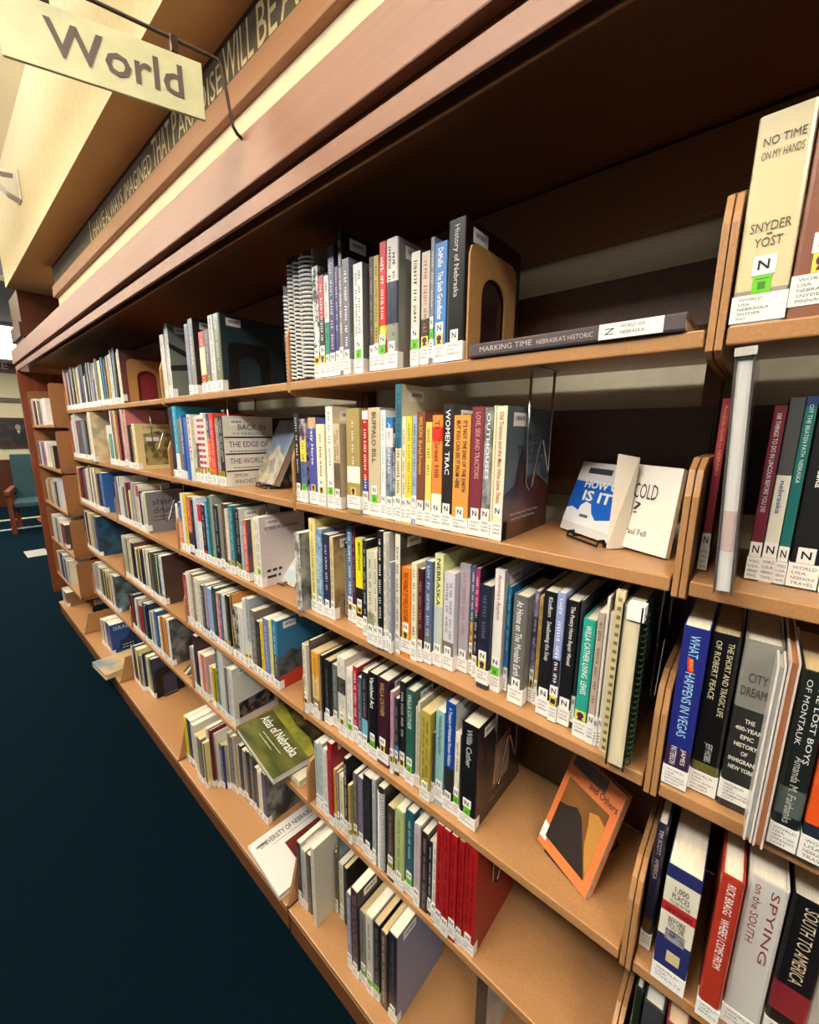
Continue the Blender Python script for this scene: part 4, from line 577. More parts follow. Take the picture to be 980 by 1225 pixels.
FAR = [
[1, 6, -778, 1, 4.0, 267, 12100688, 64, -1, -1, -1, 0],
[1, 6, -773, 3, 4.0, 307, 7832460, 64, -1, -1, -1, 0],
[2, 4, -1397, 8, 11.1, 257, 13142076, 0, -1, -1, -1, 0],
[2, 5, -1864, 8, 22.0, 208, 11898534, 0, -1, -1, -1, 0],
[2, 5, -1630, 8, 22.7, 197, 14728236, 0, -1, -1, -1, 0],
[2, 5, -1504, 8, 11.1, 246, 10790048, 2, -1, -1, -1, 0],
[2, 6, -1591, -75, 15.3, 229, 13682828, 512, -1, -1, -1, 0],
[2, 6, -1574, -50, 11.4, 283, 8266800, 0, -1, -1, -1, 0],
[2, 6, -1562, -24, 7.6, 212, 10466512, 512, -1, -1, -1, 0],
[2, 6, -1553, -40, 7.6, 271, 14210248, 0, -1, -1, -1, 0],
[2, 6, -1517, -13, 14.2, 223, 14471856, 0, -1, -1, -1, 0],
[2, 6, -1502, -5, 11.7, 283, 13617336, 0, -1, -1, -1, 0],
[2, 6, -1450, 10, 12.0, 243, 15000290, 0, -1, -1, -1, 0],
[3, 1, -2762, 0, 37.3, 237, 14672032, 0, -1, -1, -1, 0],
[3, 1, -2723, -3, 34.2, 236, 14472892, 0, -1, -1, -1, 0],
[3, 1, -2688, 0, 25.1, 247, 5215432, 0, -1, -1, -1, 0],
[3, 1, -2662, 6, 11.7, 236, 14736596, 0, -1, -1, -1, 0],
[3, 1, -2649, 10, 32.3, 231, 9067080, 0, -1, -1, -1, 0],
[3, 1, -2615, 6, 27.9, 246, 14202940, 0, -1, -1, -1, 0],
[3, 1, -2535, 6, 22.4, 269, 14078148, 0, -1, -1, -1, 0],
[3, 1, -2439, 9, 25.4, 246, 14468248, 0, -1, -1, -1, 0],
[3, 2, -2668, 4, 25.0, 296, 15131358, 0, -1, -1, -1, 0],
[3, 2, -2642, 6, 25.5, 299, 11040904, 0, -1, -1, -1, 0],
[3, 2, -2573, 7, 24.0, 287, 6450284, 0, -1, -1, -1, 0],
[3, 2, -2547, 3, 28.7, 276, 11541544, 0, -1, -1, -1, 0],
[3, 2, -2517, 6, 25.1, 296, 3022896, 0, -1, -1, -1, 0],
[3, 2, -2440, 8, 20.6, 282, 12102288, 0, -1, -1, -1, 0],
[3, 2, -2387, 5, 28.9, 217, 1512730, 0, -1, -1, -1, 0],
[3, 3, -2799, 7, 29.4, 209, 1841688, 0, -1, -1, -1, 0],
[3, 3, -2769, 8, 31.2, 222, 6976692, 0, -1, -1, -1, 0],
[3, 3, -2733, 5, 25.1, 256, 9208976, 0, -1, -1, -1, 0],
[3, 3, -2707, 8, 28.8, 258, 14342356, 0, -1, -1, -1, 0],
[3, 3, -2673, 8, 40.2, 202, 14736596, 0, -1, -1, -1, 0],
[3, 3, -2629, 8, 21.2, 206, 12104876, 0, -1, -1, -1, 0],
[3, 3, -2606, 8, 21.1, 207, 4868176, 0, -1, -1, -1, 0],
[3, 3, -2581, 7, 25.9, 235, 12104876, 0, -1, -1, -1, 0],
[3, 3, -2554, 8, 27.8, 235, 8664122, 0, -1, -1, -1, 0],
[3, 3, -2522, 10, 28.9, 196, 14210248, 0, -1, -1, -1, 0],
[3, 3, -2492, 8, 27.0, 202, 14202940, 0, -1, -1, -1, 0],
[3, 3, -2341, 9, 26.8, 208, 2762278, 0, -1, -1, -1, 0],
[3, 3, -2313, 8, 26.7, 203, 13288142, 0, -1, -1, -1, 0],
[3, 4, -2782, 11, 26.2, 250, 14207156, 0, -1, -1, -1, 0],
[3, 4, -2755, 8, 24.0, 252, 13684164, 0, -1, -1, -1, 0],
[3, 4, -2726, 8, 40.9, 250, 11840668, 0, -1, -1, -1, 0],
[3, 4, -2681, 11, 24.3, 232, 14078136, 0, -1, -1, -1, 0],
[3, 4, -2656, 8, 18.9, 248, 14078136, 0, -1, -1, -1, 0],
[3, 4, -2632, 8, 29.8, 236, 15130558, 0, -1, -1, -1, 0],
[3, 4, -2601, 8, 29.3, 239, 6044724, 0, -1, -1, -1, 0],
[3, 4, -2568, 9, 34.5, 218, 3938856, 0, -1, -1, -1, 0],
[3, 4, -2532, 8, 28.6, 220, 14472884, 0, -1, -1, -1, 0],
[3, 4, -2499, 6, 24.8, 219, 7370844, 0, -1, -1, -1, 0],
[3, 4, -2473, 8, 24.2, 232, 14464044, 0, -1, -1, -1, 0],
[3, 4, -2445, 6, 17.6, 222, 1327772, 0, -1, -1, -1, 0],
[3, 4, -2426, 8, 27.9, 237, 4861996, 0, -1, -1, -1, 0],
[3, 4, -2391, 8, 23.7, 240, 15263450, 0, -1, -1, -1, 0],
[3, 4, -2366, 10, 31.4, 245, 14078664, 0, -1, -1, -1, 0],
[3, 4, -2333, 6, 30.6, 235, 14538160, 0, -1, -1, -1, 0],
[3, 4, -2262, 8, 28.2, 240, 4867136, 0, -1, -1, -1, 0],
[3, 4, -2227, 6, 26.9, 248, 4867656, 16, -1, -1, -1, 0],
[3, 4, -2199, 7, 23.5, 241, 11122812, 16, -1, -1, -1, 0],
[3, 4, -2174, 10, 22.8, 254, 4875400, 16, -1, -1, -1, 0],
[3, 5, -2774, 10, 23.3, 216, 1841688, 0, -1, -1, -1, 0],
[3, 5, -2749, 12, 33.3, 218, 13119534, 0, -1, -1, -1, 0],
[3, 5, -2715, 8, 27.9, 232, 2898520, 0, -1, -1, -1, 0],
[3, 5, -2683, 10, 25.8, 210, 15130558, 0, -1, -1, -1, 0],
[3, 5, -2656, 8, 34.5, 225, 13683908, 0, -1, -1, -1, 0],
[3, 5, -2617, 9, 27.2, 195, 8224120, 0, -1, -1, -1, 0],
[3, 5, -2588, 6, 22.0, 198, 12860488, 0, -1, -1, -1, 0],
[3, 5, -2565, 8, 32.7, 205, 12725296, 0, -1, -1, -1, 0],
[3, 5, -2524, 8, 36.6, 235, 3824200, 0, -1, -1, -1, 0],
[3, 5, -2484, 5, 22.1, 231, 5662346, 0, -1, -1, -1, 0],
[3, 5, -2460, 8, 24.3, 246, 2370628, 0, -1, -1, -1, 0],
[3, 5, -2432, 12, 25.6, 206, 14207648, 0, -1, -1, -1, 0],
[3, 5, -2405, 8, 23.2, 221, 10798276, 0, -1, -1, -1, 0],
[3, 5, -2375, 8, 35.6, 228, 14472388, 0, -1, -1, -1, 0],
[3, 5, -2275, 9, 30.2, 227, 15131356, 0, -1, -1, -1, 0],
[3, 5, -2244, 8, 21.4, 241, 13146192, 0, -1, -1, -1, 0],
[3, 5, -2175, 7, 26.8, 246, 13146684, 0, -1, -1, -1, 0],
[3, 6, -2731, -27, 29.9, 234, 14212324, 0, -1, -1, -1, 0],
[3, 6, -2700, -27, 23.8, 250, 2896980, 0, -1, -1, -1, 0],
[3, 6, -2672, -27, 29.4, 245, 5119014, 0, -1, -1, -1, 0],
[3, 6, -2641, -27, 35.8, 252, 14866572, 0, -1, -1, -1, 0],
[3, 6, -2595, -28, 27.5, 221, 2236962, 0, -1, -1, -1, 0],
[3, 6, -2567, -28, 12.7, 237, 14210768, 0, -1, -1, -1, 0],
[3, 6, -2553, -19, 10.1, 244, 3816520, 0, -1, -1, -1, 0],
[3, 6, -2542, -8, 9.5, 235, 2235424, 0, -1, -1, -1, 0],
[3, 6, -2531, -8, 34.6, 241, 14473420, 0, -1, -1, -1, 0],
[3, 6, -2495, -8, 28.9, 238, 11122812, 0, -1, -1, -1, 0],
[3, 6, -2465, -8, 31.3, 249, 3948632, 32, -1, -1, -1, 0],
[4, 1, -3695, 7, 31.1, 272, 11023396, 0, -1, -1, -1, 0],
[4, 1, -3663, 6, 36.6, 273, 14207156, 0, -1, -1, -1, 0],
[4, 1, -3623, 6, 33.7, 231, 6710903, 0, -1, -1, -1, 0],
[4, 1, -3588, 6, 35.5, 232, 9057328, 0, -1, -1, -1, 0],
[4, 1, -3549, 5, 30.2, 240, 14473420, 0, -1, -1, -1, 0],
[4, 1, -3517, 6, 22.6, 257, 8224640, 0, -1, -1, -1, 0],
[4, 1, -3491, 8, 34.5, 257, 3815528, 0, -1, -1, -1, 0],
[4, 1, -3456, 6, 37.5, 270, 13157556, 0, -1, -1, -1, 0],
[4, 1, -3415, 3, 46.4, 239, 1711660, 0, -1, -1, -1, 0],
[4, 1, -3367, 6, 32.9, 256, 14472892, 0, -1, -1, -1, 0],
[4, 1, -3331, 8, 44.4, 244, 11246656, 0, -1, -1, -1, 0],
[4, 1, -3285, 6, 47.5, 251, 14867652, 0, -1, -1, -1, 0],
[4, 1, -3235, 5, 46.8, 257, 2107516, 0, -1, -1, -1, 0],
[4, 1, -3128, 6, 33.6, 188, 15263458, 0, -1, -1, -1, 0],
[4, 1, -3093, 6, 26.6, 200, 3815996, 0, -1, -1, -1, 0],
[4, 1, -3063, 7, 26.3, 245, 2500142, 0, -1, -1, -1, 0],
[4, 1, -3036, 6, 26.4, 256, 11053744, 0, -1, -1, -1, 0],
[4, 1, -3007, 10, 23.9, 237, 3355443, 0, -1, -1, -1, 0],
[4, 1, -2982, 6, 21.8, 251, 14474464, 0, -1, -1, -1, 0],
[4, 1, -2957, 9, 33.2, 143, 14078152, 0, -1, -1, -1, 0],
[4, 1, -2923, 6, 42.7, 152, 3947656, 0, -1, -1, -1, 0],
[4, 1, -2877, 5, 35.3, 239, 14207156, 0, -1, -1, -1, 0],
[4, 2, -3770, 8, 41.2, 239, 13617336, 0, -1, -1, -1, 0],
[4, 2, -3727, 6, 42.0, 250, 9073792, 0, -1, -1, -1, 0],
[4, 2, -3682, 5, 34.9, 244, 13122600, 0, -1, -1, -1, 0],
[4, 2, -3645, 6, 41.5, 257, 14210256, 0, -1, -1, -1, 0],
[4, 2, -3600, 4, 49.7, 291, 14999768, 0, -1, -1, -1, 0],
[4, 2, -3549, 6, 45.0, 300, 14606042, 0, -1, -1, -1, 0],
[4, 2, -3501, 7, 35.2, 249, 3820160, 0, -1, -1, -1, 0],
[4, 2, -3464, 6, 35.3, 255, 9198160, 0, -1, -1, -1, 0],
[4, 2, -3426, 7, 55.4, 233, 5201012, 0, -1, -1, -1, 0],
[4, 2, -3282, 6, 57.6, 250, 3815478, 0, -1, 8947848, -1, 0],
[4, 2, -2774, 6, 36.3, 217, 14867652, 0, -1, -1, -1, 0],
[4, 3, -3777, 11, 43.6, 249, 1975330, 0, -1, -1, -1, 0],
[4, 3, -3733, 8, 45.2, 254, 14999768, 0, -1, -1, -1, 0],
[4, 3, -3684, 6, 27.9, 230, 14866612, 0, -1, -1, -1, 0],
[4, 3, -3655, 8, 32.5, 246, 13122600, 0, -1, -1, -1, 0],
[4, 3, -3619, 8, 27.9, 248, 8138816, 0, -1, -1, -1, 0],
[4, 3, -3590, 8, 30.8, 254, 2893868, 0, -1, -1, -1, 0],
[4, 3, -3552, 8, 38.8, 235, 3815478, 0, -1, -1, -1, 0],
[4, 3, -3512, 8, 41.7, 250, 8141884, 0, -1, -1, -1, 0],
[4, 3, -3463, 8, 40.3, 248, 10466512, 0, -1, -1, -1, 0],
[4, 3, -3422, 8, 37.1, 260, 14472376, 0, -1, -1, -1, 0],
[4, 3, -3382, 7, 36.0, 267, 14078136, 0, -1, -1, -1, 0],
[4, 3, -3344, 8, 35.4, 285, 9071184, 0, -1, -1, -1, 0],
[4, 3, -3303, 6, 48.5, 270, 14473424, 0, -1, -1, -1, 0],
[4, 3, -3253, 10, 35.8, 254, 13618354, 0, -1, -1, -1, 0],
[4, 3, -3216, 8, 39.6, 272, 14468248, 0, -1, -1, -1, 0],
[4, 3, -3174, 8, 40.9, 240, 6184540, 0, -1, -1, -1, 0],
[4, 3, -3131, 10, 51.9, 238, 2762278, 0, -1, -1, -1, 0],
[4, 4, -3716, 6, 43.6, 280, 3815994, 0, -1, -1, -1, 0],
[4, 4, -3671, 8, 41.0, 283, 14473424, 0, -1, -1, -1, 0],
[4, 4, -3626, 6, 46.3, 278, 2238010, 0, -1, -1, -1, 0],
[4, 4, -3579, 8, 38.5, 282, 14472388, 0, -1, -1, -1, 0],
[4, 4, -3537, 9, 37.5, 283, 14866572, 0, -1, -1, -1, 0],
[4, 4, -3498, 8, 24.5, 284, 14202972, 0, -1, -1, -1, 0],
[4, 4, -3470, 8, 36.2, 271, 10132124, 0, -1, -1, -1, 0],
[4, 4, -3433, 9, 39.5, 278, 9214636, 0, -1, -1, -1, 0],
[4, 5, -3667, 10, 35.7, 214, 14606042, 0, -1, -1, -1, 0],
[4, 5, -3630, 8, 39.0, 221, 11053232, 0, -1, -1, -1, 0],
[4, 5, -3587, 5, 37.8, 236, 14078144, 0, -1, -1, -1, 0],
[4, 5, -3548, 8, 37.7, 253, 14210254, 0, -1, -1, -1, 0],
[4, 5, -3507, 12, 62.4, 230, 14999770, 0, -1, -1, -1, 0],
[4, 5, -3444, 8, 48.4, 234, 8157288, 0, -1, -1, -1, 0],
[4, 5, -3389, 11, 31.1, 222, 1919552, 0, -1, -1, -1, 0],
[4, 5, -3357, 8, 29.1, 238, 14210168, 0, -1, -1, -1, 0],
[4, 5, -3325, 6, 29.4, 233, 2236962, 0, -1, -1, -1, 0],
[4, 5, -3294, 8, 26.2, 244, 14208168, 0, -1, -1, -1, 0],
[4, 5, -3265, 10, 29.0, 205, 9069112, 0, -1, -1, -1, 0],
[4, 5, -3235, 8, 30.9, 219, 14191668, 0, -1, -1, -1, 0],
[4, 5, -3201, 6, 23.4, 241, 14605526, 0, -1, -1, -1, 0],
[4, 5, -3176, 8, 29.2, 247, 13154456, 0, -1, -1, -1, 0],
[4, 5, -3142, 7, 36.9, 255, 14473424, 0, -1, -1, -1, 0],
[4, 6, -3975, 40, 23.2, 159, 14672032, 0, -1, -1, -1, 0],
[4, 6, -3951, 40, 35.8, 170, 14473424, 0, -1, -1, -1, 0],
[4, 6, -3911, 40, 24.3, 122, 14210768, 0, -1, -1, -1, 0],
[4, 6, -3886, 40, 29.7, 130, 3816524, 0, -1, -1, -1, 0],
[4, 6, -3849, 40, 28.3, 122, 13129306, 0, -1, -1, -1, 0],
[4, 6, -3819, 40, 24.4, 130, 14736596, 0, -1, -1, -1, 0],
[4, 6, -3440, -37, 45.1, 193, 12100688, 0, -1, -1, -1, 0],
[4, 6, -3394, -37, 45.2, 206, 14737112, 0, -1, -1, -1, 0],
[4, 6, -3347, -33, 52.2, 210, 15131356, 0, -1, -1, -1, 0],
[4, 6, -3294, -33, 55.5, 217, 6970960, 0, -1, -1, -1, 0],
[5, 1, -4600, -70, 16.4, 200, 15131358, 0, -1, -1, -1, 0],
[5, 1, -4582, -70, 39.3, 209, 8224640, 0, -1, -1, -1, 0],
[5, 1, -4542, -70, 48.3, 210, 14868188, 0, -1, -1, -1, 0],
[5, 1, -4484, -72, 51.9, 189, 12069412, 0, -1, -1, -1, 0],
[5, 1, -4431, -73, 59.7, 185, 1709848, 0, -1, -1, -1, 0],
[5, 1, -4370, -70, 65.9, 196, 15131872, 0, -1, -1, -1, 0],
[5, 1, -4296, -67, 108.1, 181, 7234648, 0, -1, -1, -1, 0],
[5, 1, -4186, -68, 84.0, 185, 13619152, 0, -1, -1, -1, 0],
[5, 2, -4600, -70, 16.4, 192, 15000290, 0, -1, -1, -1, 0],
[5, 2, -4582, -71, 25.8, 189, 9198160, 0, -1, -1, -1, 0],
[5, 2, -4555, -66, 64.1, 185, 14078152, 0, -1, -1, -1, 0],
[5, 2, -4490, -70, 55.5, 195, 14868190, 0, -1, -1, -1, 0],
[5, 2, -4426, -68, 89.8, 186, 7108780, 0, -1, -1, -1, 0],
[5, 2, -4335, -67, 57.5, 183, 14702108, 0, -1, -1, -1, 0],
[5, 2, -4041, -70, 47.8, 165, 11246656, 0, -1, -1, -1, 0],
[5, 2, -3992, -70, 32.8, 159, 14998720, 0, -1, -1, -1, 0],
[5, 2, -3957, -70, 37.9, 171, 2892840, 0, -1, -1, -1, 0],
[5, 3, -4517, -66, 51.6, 182, 13815227, 0, -1, -1, -1, 0],
[5, 3, -4464, -70, 46.0, 191, 12368052, 0, -1, -1, -1, 0],
[5, 3, -4409, -67, 44.1, 207, 15123488, 0, -1, -1, -1, 0],
[5, 3, -4364, -69, 42.7, 202, 10884636, 0, -1, -1, -1, 0],
[5, 3, -4320, -70, 33.9, 213, 9079960, 0, -1, -1, -1, 0],
[5, 3, -4278, -72, 45.0, 203, 13351064, 0, -1, -1, -1, 0],
[5, 3, -4232, -71, 36.0, 203, 14865060, 0, -1, -1, -1, 0],
[5, 3, -4195, -70, 45.4, 216, 13682888, 0, -1, -1, -1, 0],
[5, 3, -4112, -68, 42.7, 196, 2304584, 0, -1, -1, -1, 0],
[5, 3, -4068, -70, 40.4, 204, 1842208, 0, -1, -1, -1, 0],
[5, 3, -4026, -70, 42.3, 211, 14212324, 0, -1, -1, -1, 0],
[5, 4, -4518, -68, 47.9, 218, 13949136, 0, -1, -1, -1, 0],
[5, 4, -4469, -70, 47.0, 223, 13683912, 0, -1, -1, -1, 0],
[5, 4, -4412, -70, 53.2, 208, 14211288, 0, -1, -1, -1, 0],
[5, 4, -4357, -70, 52.3, 213, 9079940, 0, -1, -1, -1, 0],
[5, 4, -4295, -68, 40.4, 208, 13027010, 0, -1, -1, -1, 0],
[5, 4, -4254, -70, 42.4, 219, 14473424, 0, -1, -1, -1, 0],
[5, 4, -4193, -68, 62.8, 194, 13683908, 0, -1, -1, -1, 0],
[5, 4, -4129, -70, 63.7, 196, 10884636, 0, -1, -1, -1, 0],
[5, 5, -4525, -71, 53.7, 214, 13617336, 0, -1, -1, -1, 0],
[5, 5, -4470, -69, 36.7, 223, 14465144, 0, -1, -1, -1, 0],
[5, 5, -4432, -70, 34.7, 229, 11054272, 0, -1, -1, -1, 0],
[5, 5, -4388, -70, 38.7, 220, 3947122, 0, -1, -1, -1, 0],
[5, 5, -4348, -70, 46.6, 220, 2370628, 0, -1, -1, -1, 0],
[5, 5, -4300, -70, 51.9, 227, 13288142, 0, -1, -1, -1, 0],
[5, 5, -4239, -72, 61.4, 202, 1922408, 0, -1, -1, -1, 0],
[5, 5, -4177, -71, 42.2, 195, 14473424, 0, -1, -1, -1, 0],
[5, 5, -4133, -70, 43.4, 208, 14735556, 0, -1, -1, -1, 0],
[5, 6, -4600, -70, 16.4, 130, 13949136, 0, -1, -1, -1, 0],
[5, 6, -4582, -70, 52.0, 127, 14078148, 0, -1, -1, -1, 0],
[5, 6, -4529, -70, 50.6, 128, 12373472, 0, -1, -1, -1, 0]]

SC_ = {}
def sticker_n(w):
    w = min([6, 8, 10, 12, 14, 17, 21], key=lambda q: abs(q - w * 1e3))
    if ('N', w) not in SC_:
        m = MB(); ww = w / 1000
        m.box(0, ww, -0.0009, 0.004, 0, 0.0205, 0)
        m.text('N', (ww * 0.22, -0.0011, 0.0055), (1, 0, 0), (0, 0, 1), 0.0105, min(ww * 0.56, 0.0105), 1, 0.02)
        SC_[('N', w)] = (m.mesh('letter_sticker', [WHITE, INK]), ww)
    return SC_[('N', w)]
TG = {'g': ('6cc62c', '3c8a1c'), 'p': ('e2d24a', '4c2450'), 'y': ('e0c838', '222222'), 'k': ('c0a83c', '7a6a2a')}
def sticker_t(k, w):
    w = min([6, 8, 10, 12, 14, 17], key=lambda q: abs(q - w * 1e3))
    if (k, w) not in SC_:
        m = MB(); ww = w / 1000; a, b_ = TG[k]
        m.box(0, ww, -0.0009, 0.004, 0, 0.019, 0)
        c = ww / 2; R_ = ww * 0.34
        if k == 'p':
            n = 12
            m.add([(c + R_ * math.cos(2 * math.pi * i / n), -0.0011, 0.0115 + 0.0058 * math.sin(2 * math.pi * i / n)) for i in range(n)], [tuple(range(n))], 1)
            m.add([(c - R_ * .5, -0.0011, 0.007), (c + R_ * .35, -0.0011, 0.007), (c + R_ * .9, -0.0011, 0.002), (c - R_ * .9, -0.0011, 0.002)], [(0, 3, 2, 1)], 1)
        elif k == 'g':
            m.add([(c - R_, -0.0011, 0.016), (c + R_, -0.0011, 0.016), (c + R_, -0.0011, 0.0148), (c - R_, -0.0011, 0.0148)], [(0, 3, 2, 1)], 1)
            m.add([(c - R_ * .6, -0.0011, 0.012), (c + R_ * .6, -0.0011, 0.012), (c + R_ * .6, -0.0011, 0.004), (c - R_ * .6, -0.0011, 0.004)], [(0, 3, 2, 1)], 1)
        else:
            m.add([(c - R_, -0.0011, 0.015), (c + R_, -0.0011, 0.015), (c + R_, -0.0011, 0.005), (c - R_, -0.0011, 0.005)], [(0, 3, 2, 1)], 1)
        SC_[(k, w)] = (m.mesh('tag', [mat(a, 0.45), mat(b_, 0.5)]), ww)
    return SC_[(k, w)]
LINES0 = {(0, 1): [['WORLD', 'USA', 'NEBRASKA', 'SNYDER', 'NO'], ['WORLD', 'USA', 'NEBRASKA', 'SNYDER', 'PINNACLE']],
          (0, 3): [['WORLD', 'USA', 'NEVADA', 'PATTERSON', 'WHAT'], ['WORLD', 'USA', 'NEW JERSEY', 'HOBBS', 'SHORT'], ['WORLD', 'USA', 'NEW YORK', 'ANBINDER', 'CITY'], ['WORLD', 'USA', 'NEW YORK', 'FAIRBANKS', 'LOST']],
          (0, 4): [['WORLD', 'USA', 'AMERICA'], ['WORLD', 'USA', 'SCHULTZ'], ['WORLD', 'USA', 'BRAGG'], ['WORLD', 'USA', 'HORWITZ']]}
LB = {}
def label_mesh(w, lines, d, ht, zz):
    q = max(5, round(w * 1e3)); k = (q, tuple(lines), d, ht)
    if k in LB: return LB[k]
    m = MB(); ww = w + 0.0012
    m.box(-0.0006, w + 0.0006, -0.0008, d, zz, zz + ht, 0)
    if lines:
        n = len(lines); lh = ht * 0.86 / max(n, 4)
        for i, t in enumerate(lines):
            v, f, tw, th = glyphs(t)
            m.text(t, (w * 0.12, -0.0011, zz + ht * 0.92 - (i + 1) * lh + lh * 0.22), (1, 0, 0), (0, 0, 1), lh * 0.6, min(w * 0.8, lh * 0.8 * tw / th), 1)
    else:
        for i in range(4):
            e = w * random.uniform(0.5, 0.85)
            m.add([(w * .15, -0.0011, zz + ht * (0.8 - i * .17)), (e, -0.0011, zz + ht * (0.8 - i * .17)), (e, -0.0011, zz + ht * (0.74 - i * .17)), (w * .15, -0.0011, zz + ht * (0.74 - i * .17))], [(0, 3, 2, 1)], 1)
    LB[k] = m.mesh('call_number_label', [WHITE, mat('55555a', 0.6)]); return LB[k]
def cover_shape(mb, w, d, h, hard, bands, ymat=0, ribs=()):
    t = min(0.0026 if hard else 0.0012, w * 0.22); c = min(0.004 if hard else 0.0012, w * 0.32)
    out = [(0, d), (0, c), (c * .3, c * .3), (c, 0), (w - c, 0), (w - c * .3, c * .3), (w, c), (w, d), (w - t, d), (w - t, t + c * .4), (t, t + c * .4), (t, d)]
    zs = sorted(set([0.0, 1.0] + [q for a, b, _ in bands for q in (a, b)])); n = len(out)
    for z in zs: mb.v += [(p[0], p[1], z * h) for p in out]
    for li in range(len(zs) - 1):
        zm = (zs[li] + zs[li + 1]) / 2; bi = 0
        for j, (a, b, _) in enumerate(bands):
            if a < zm < b: bi = j + 2
        for i in range(n):
            j = (i + 1) % n
            mb.f.append((li * n + j, (li + 1) * n + j, (li + 1) * n + i, li * n + i)[::-1])
            mb.m.append(1 if i == 6 else 0 if i > 6 else bi)
    top = (len(zs) - 1) * n
    for base, rev in ((0, True), (top, False)):
        for f in ((0, 1, 10, 11), (1, 2, 3, 4, 5, 6, 9, 10), (6, 7, 8, 9)):
            g = tuple(base + i for i in f); mb.f.append(g[::-1] if rev else g); mb.m.append(0)
    return t
KEYS = 'NgpykhxscPSYwUf'
def parse(mask, cc, mm, ms, dd):
    P = {'f': ''.join(k for i, k in enumerate(KEYS) if mask >> i & 1)}
    if cc >= 0: P['C'] = cc
    if mm >= 0: P['M'] = mm
    if ms >= 0: P['m'] = ms
    if dd > 0: P['d'] = dd / 1000
    return P
def squiggle(mb, w, z0, z1, mi=0):     # illegible small spine lettering: rows of short strokes
    n = 1 if w < 0.024 else random.choice([1, 1, 2])
    for r_ in range(n):
        ch = min(w * (0.45 if n == 1 else 0.24), 0.0085)
        xc = w * (0.5 if n == 1 else (0.32 + 0.36 * r_)); z = z1 - random.uniform(0.0, 0.02); stop = z0 + random.uniform(0, 0.04)
        while z > stop:
            for _ in range(random.randint(3, 8)):
                l = random.uniform(0.0014, 0.0030) * (ch / 0.006 + .5); k = random.random(); a = ch * random.uniform(.7, 1)
                if z - l < z0: break
                q = [(xc - a / 2, z), (xc + a / 2, z), (xc + a / 2, z - l * .45), (xc - a / 2, z - l * .45)]
                mb.add([(p[0], -0.0006, p[1]) for p in q], [(0, 1, 2, 3)[::-1]], mi)
                if k < .6:
                    xq = xc + (a / 2 - a * .2) * random.choice([-1, 0, 1])
                    q = [(xq - a * .1, z), (xq + a * .1, z), (xq + a * .1, z - l), (xq - a * .1, z - l)]
                    mb.add([(p[0], -0.0006, p[1]) for p in q], [(0, 1, 2, 3)[::-1]], mi)
                z -= l * 1.35
            z -= random.uniform(0.004, 0.012)
def zshelf(bay, lev): return (Z5 if bay == 5 else ZS)[lev - 1]
BOOK = {}
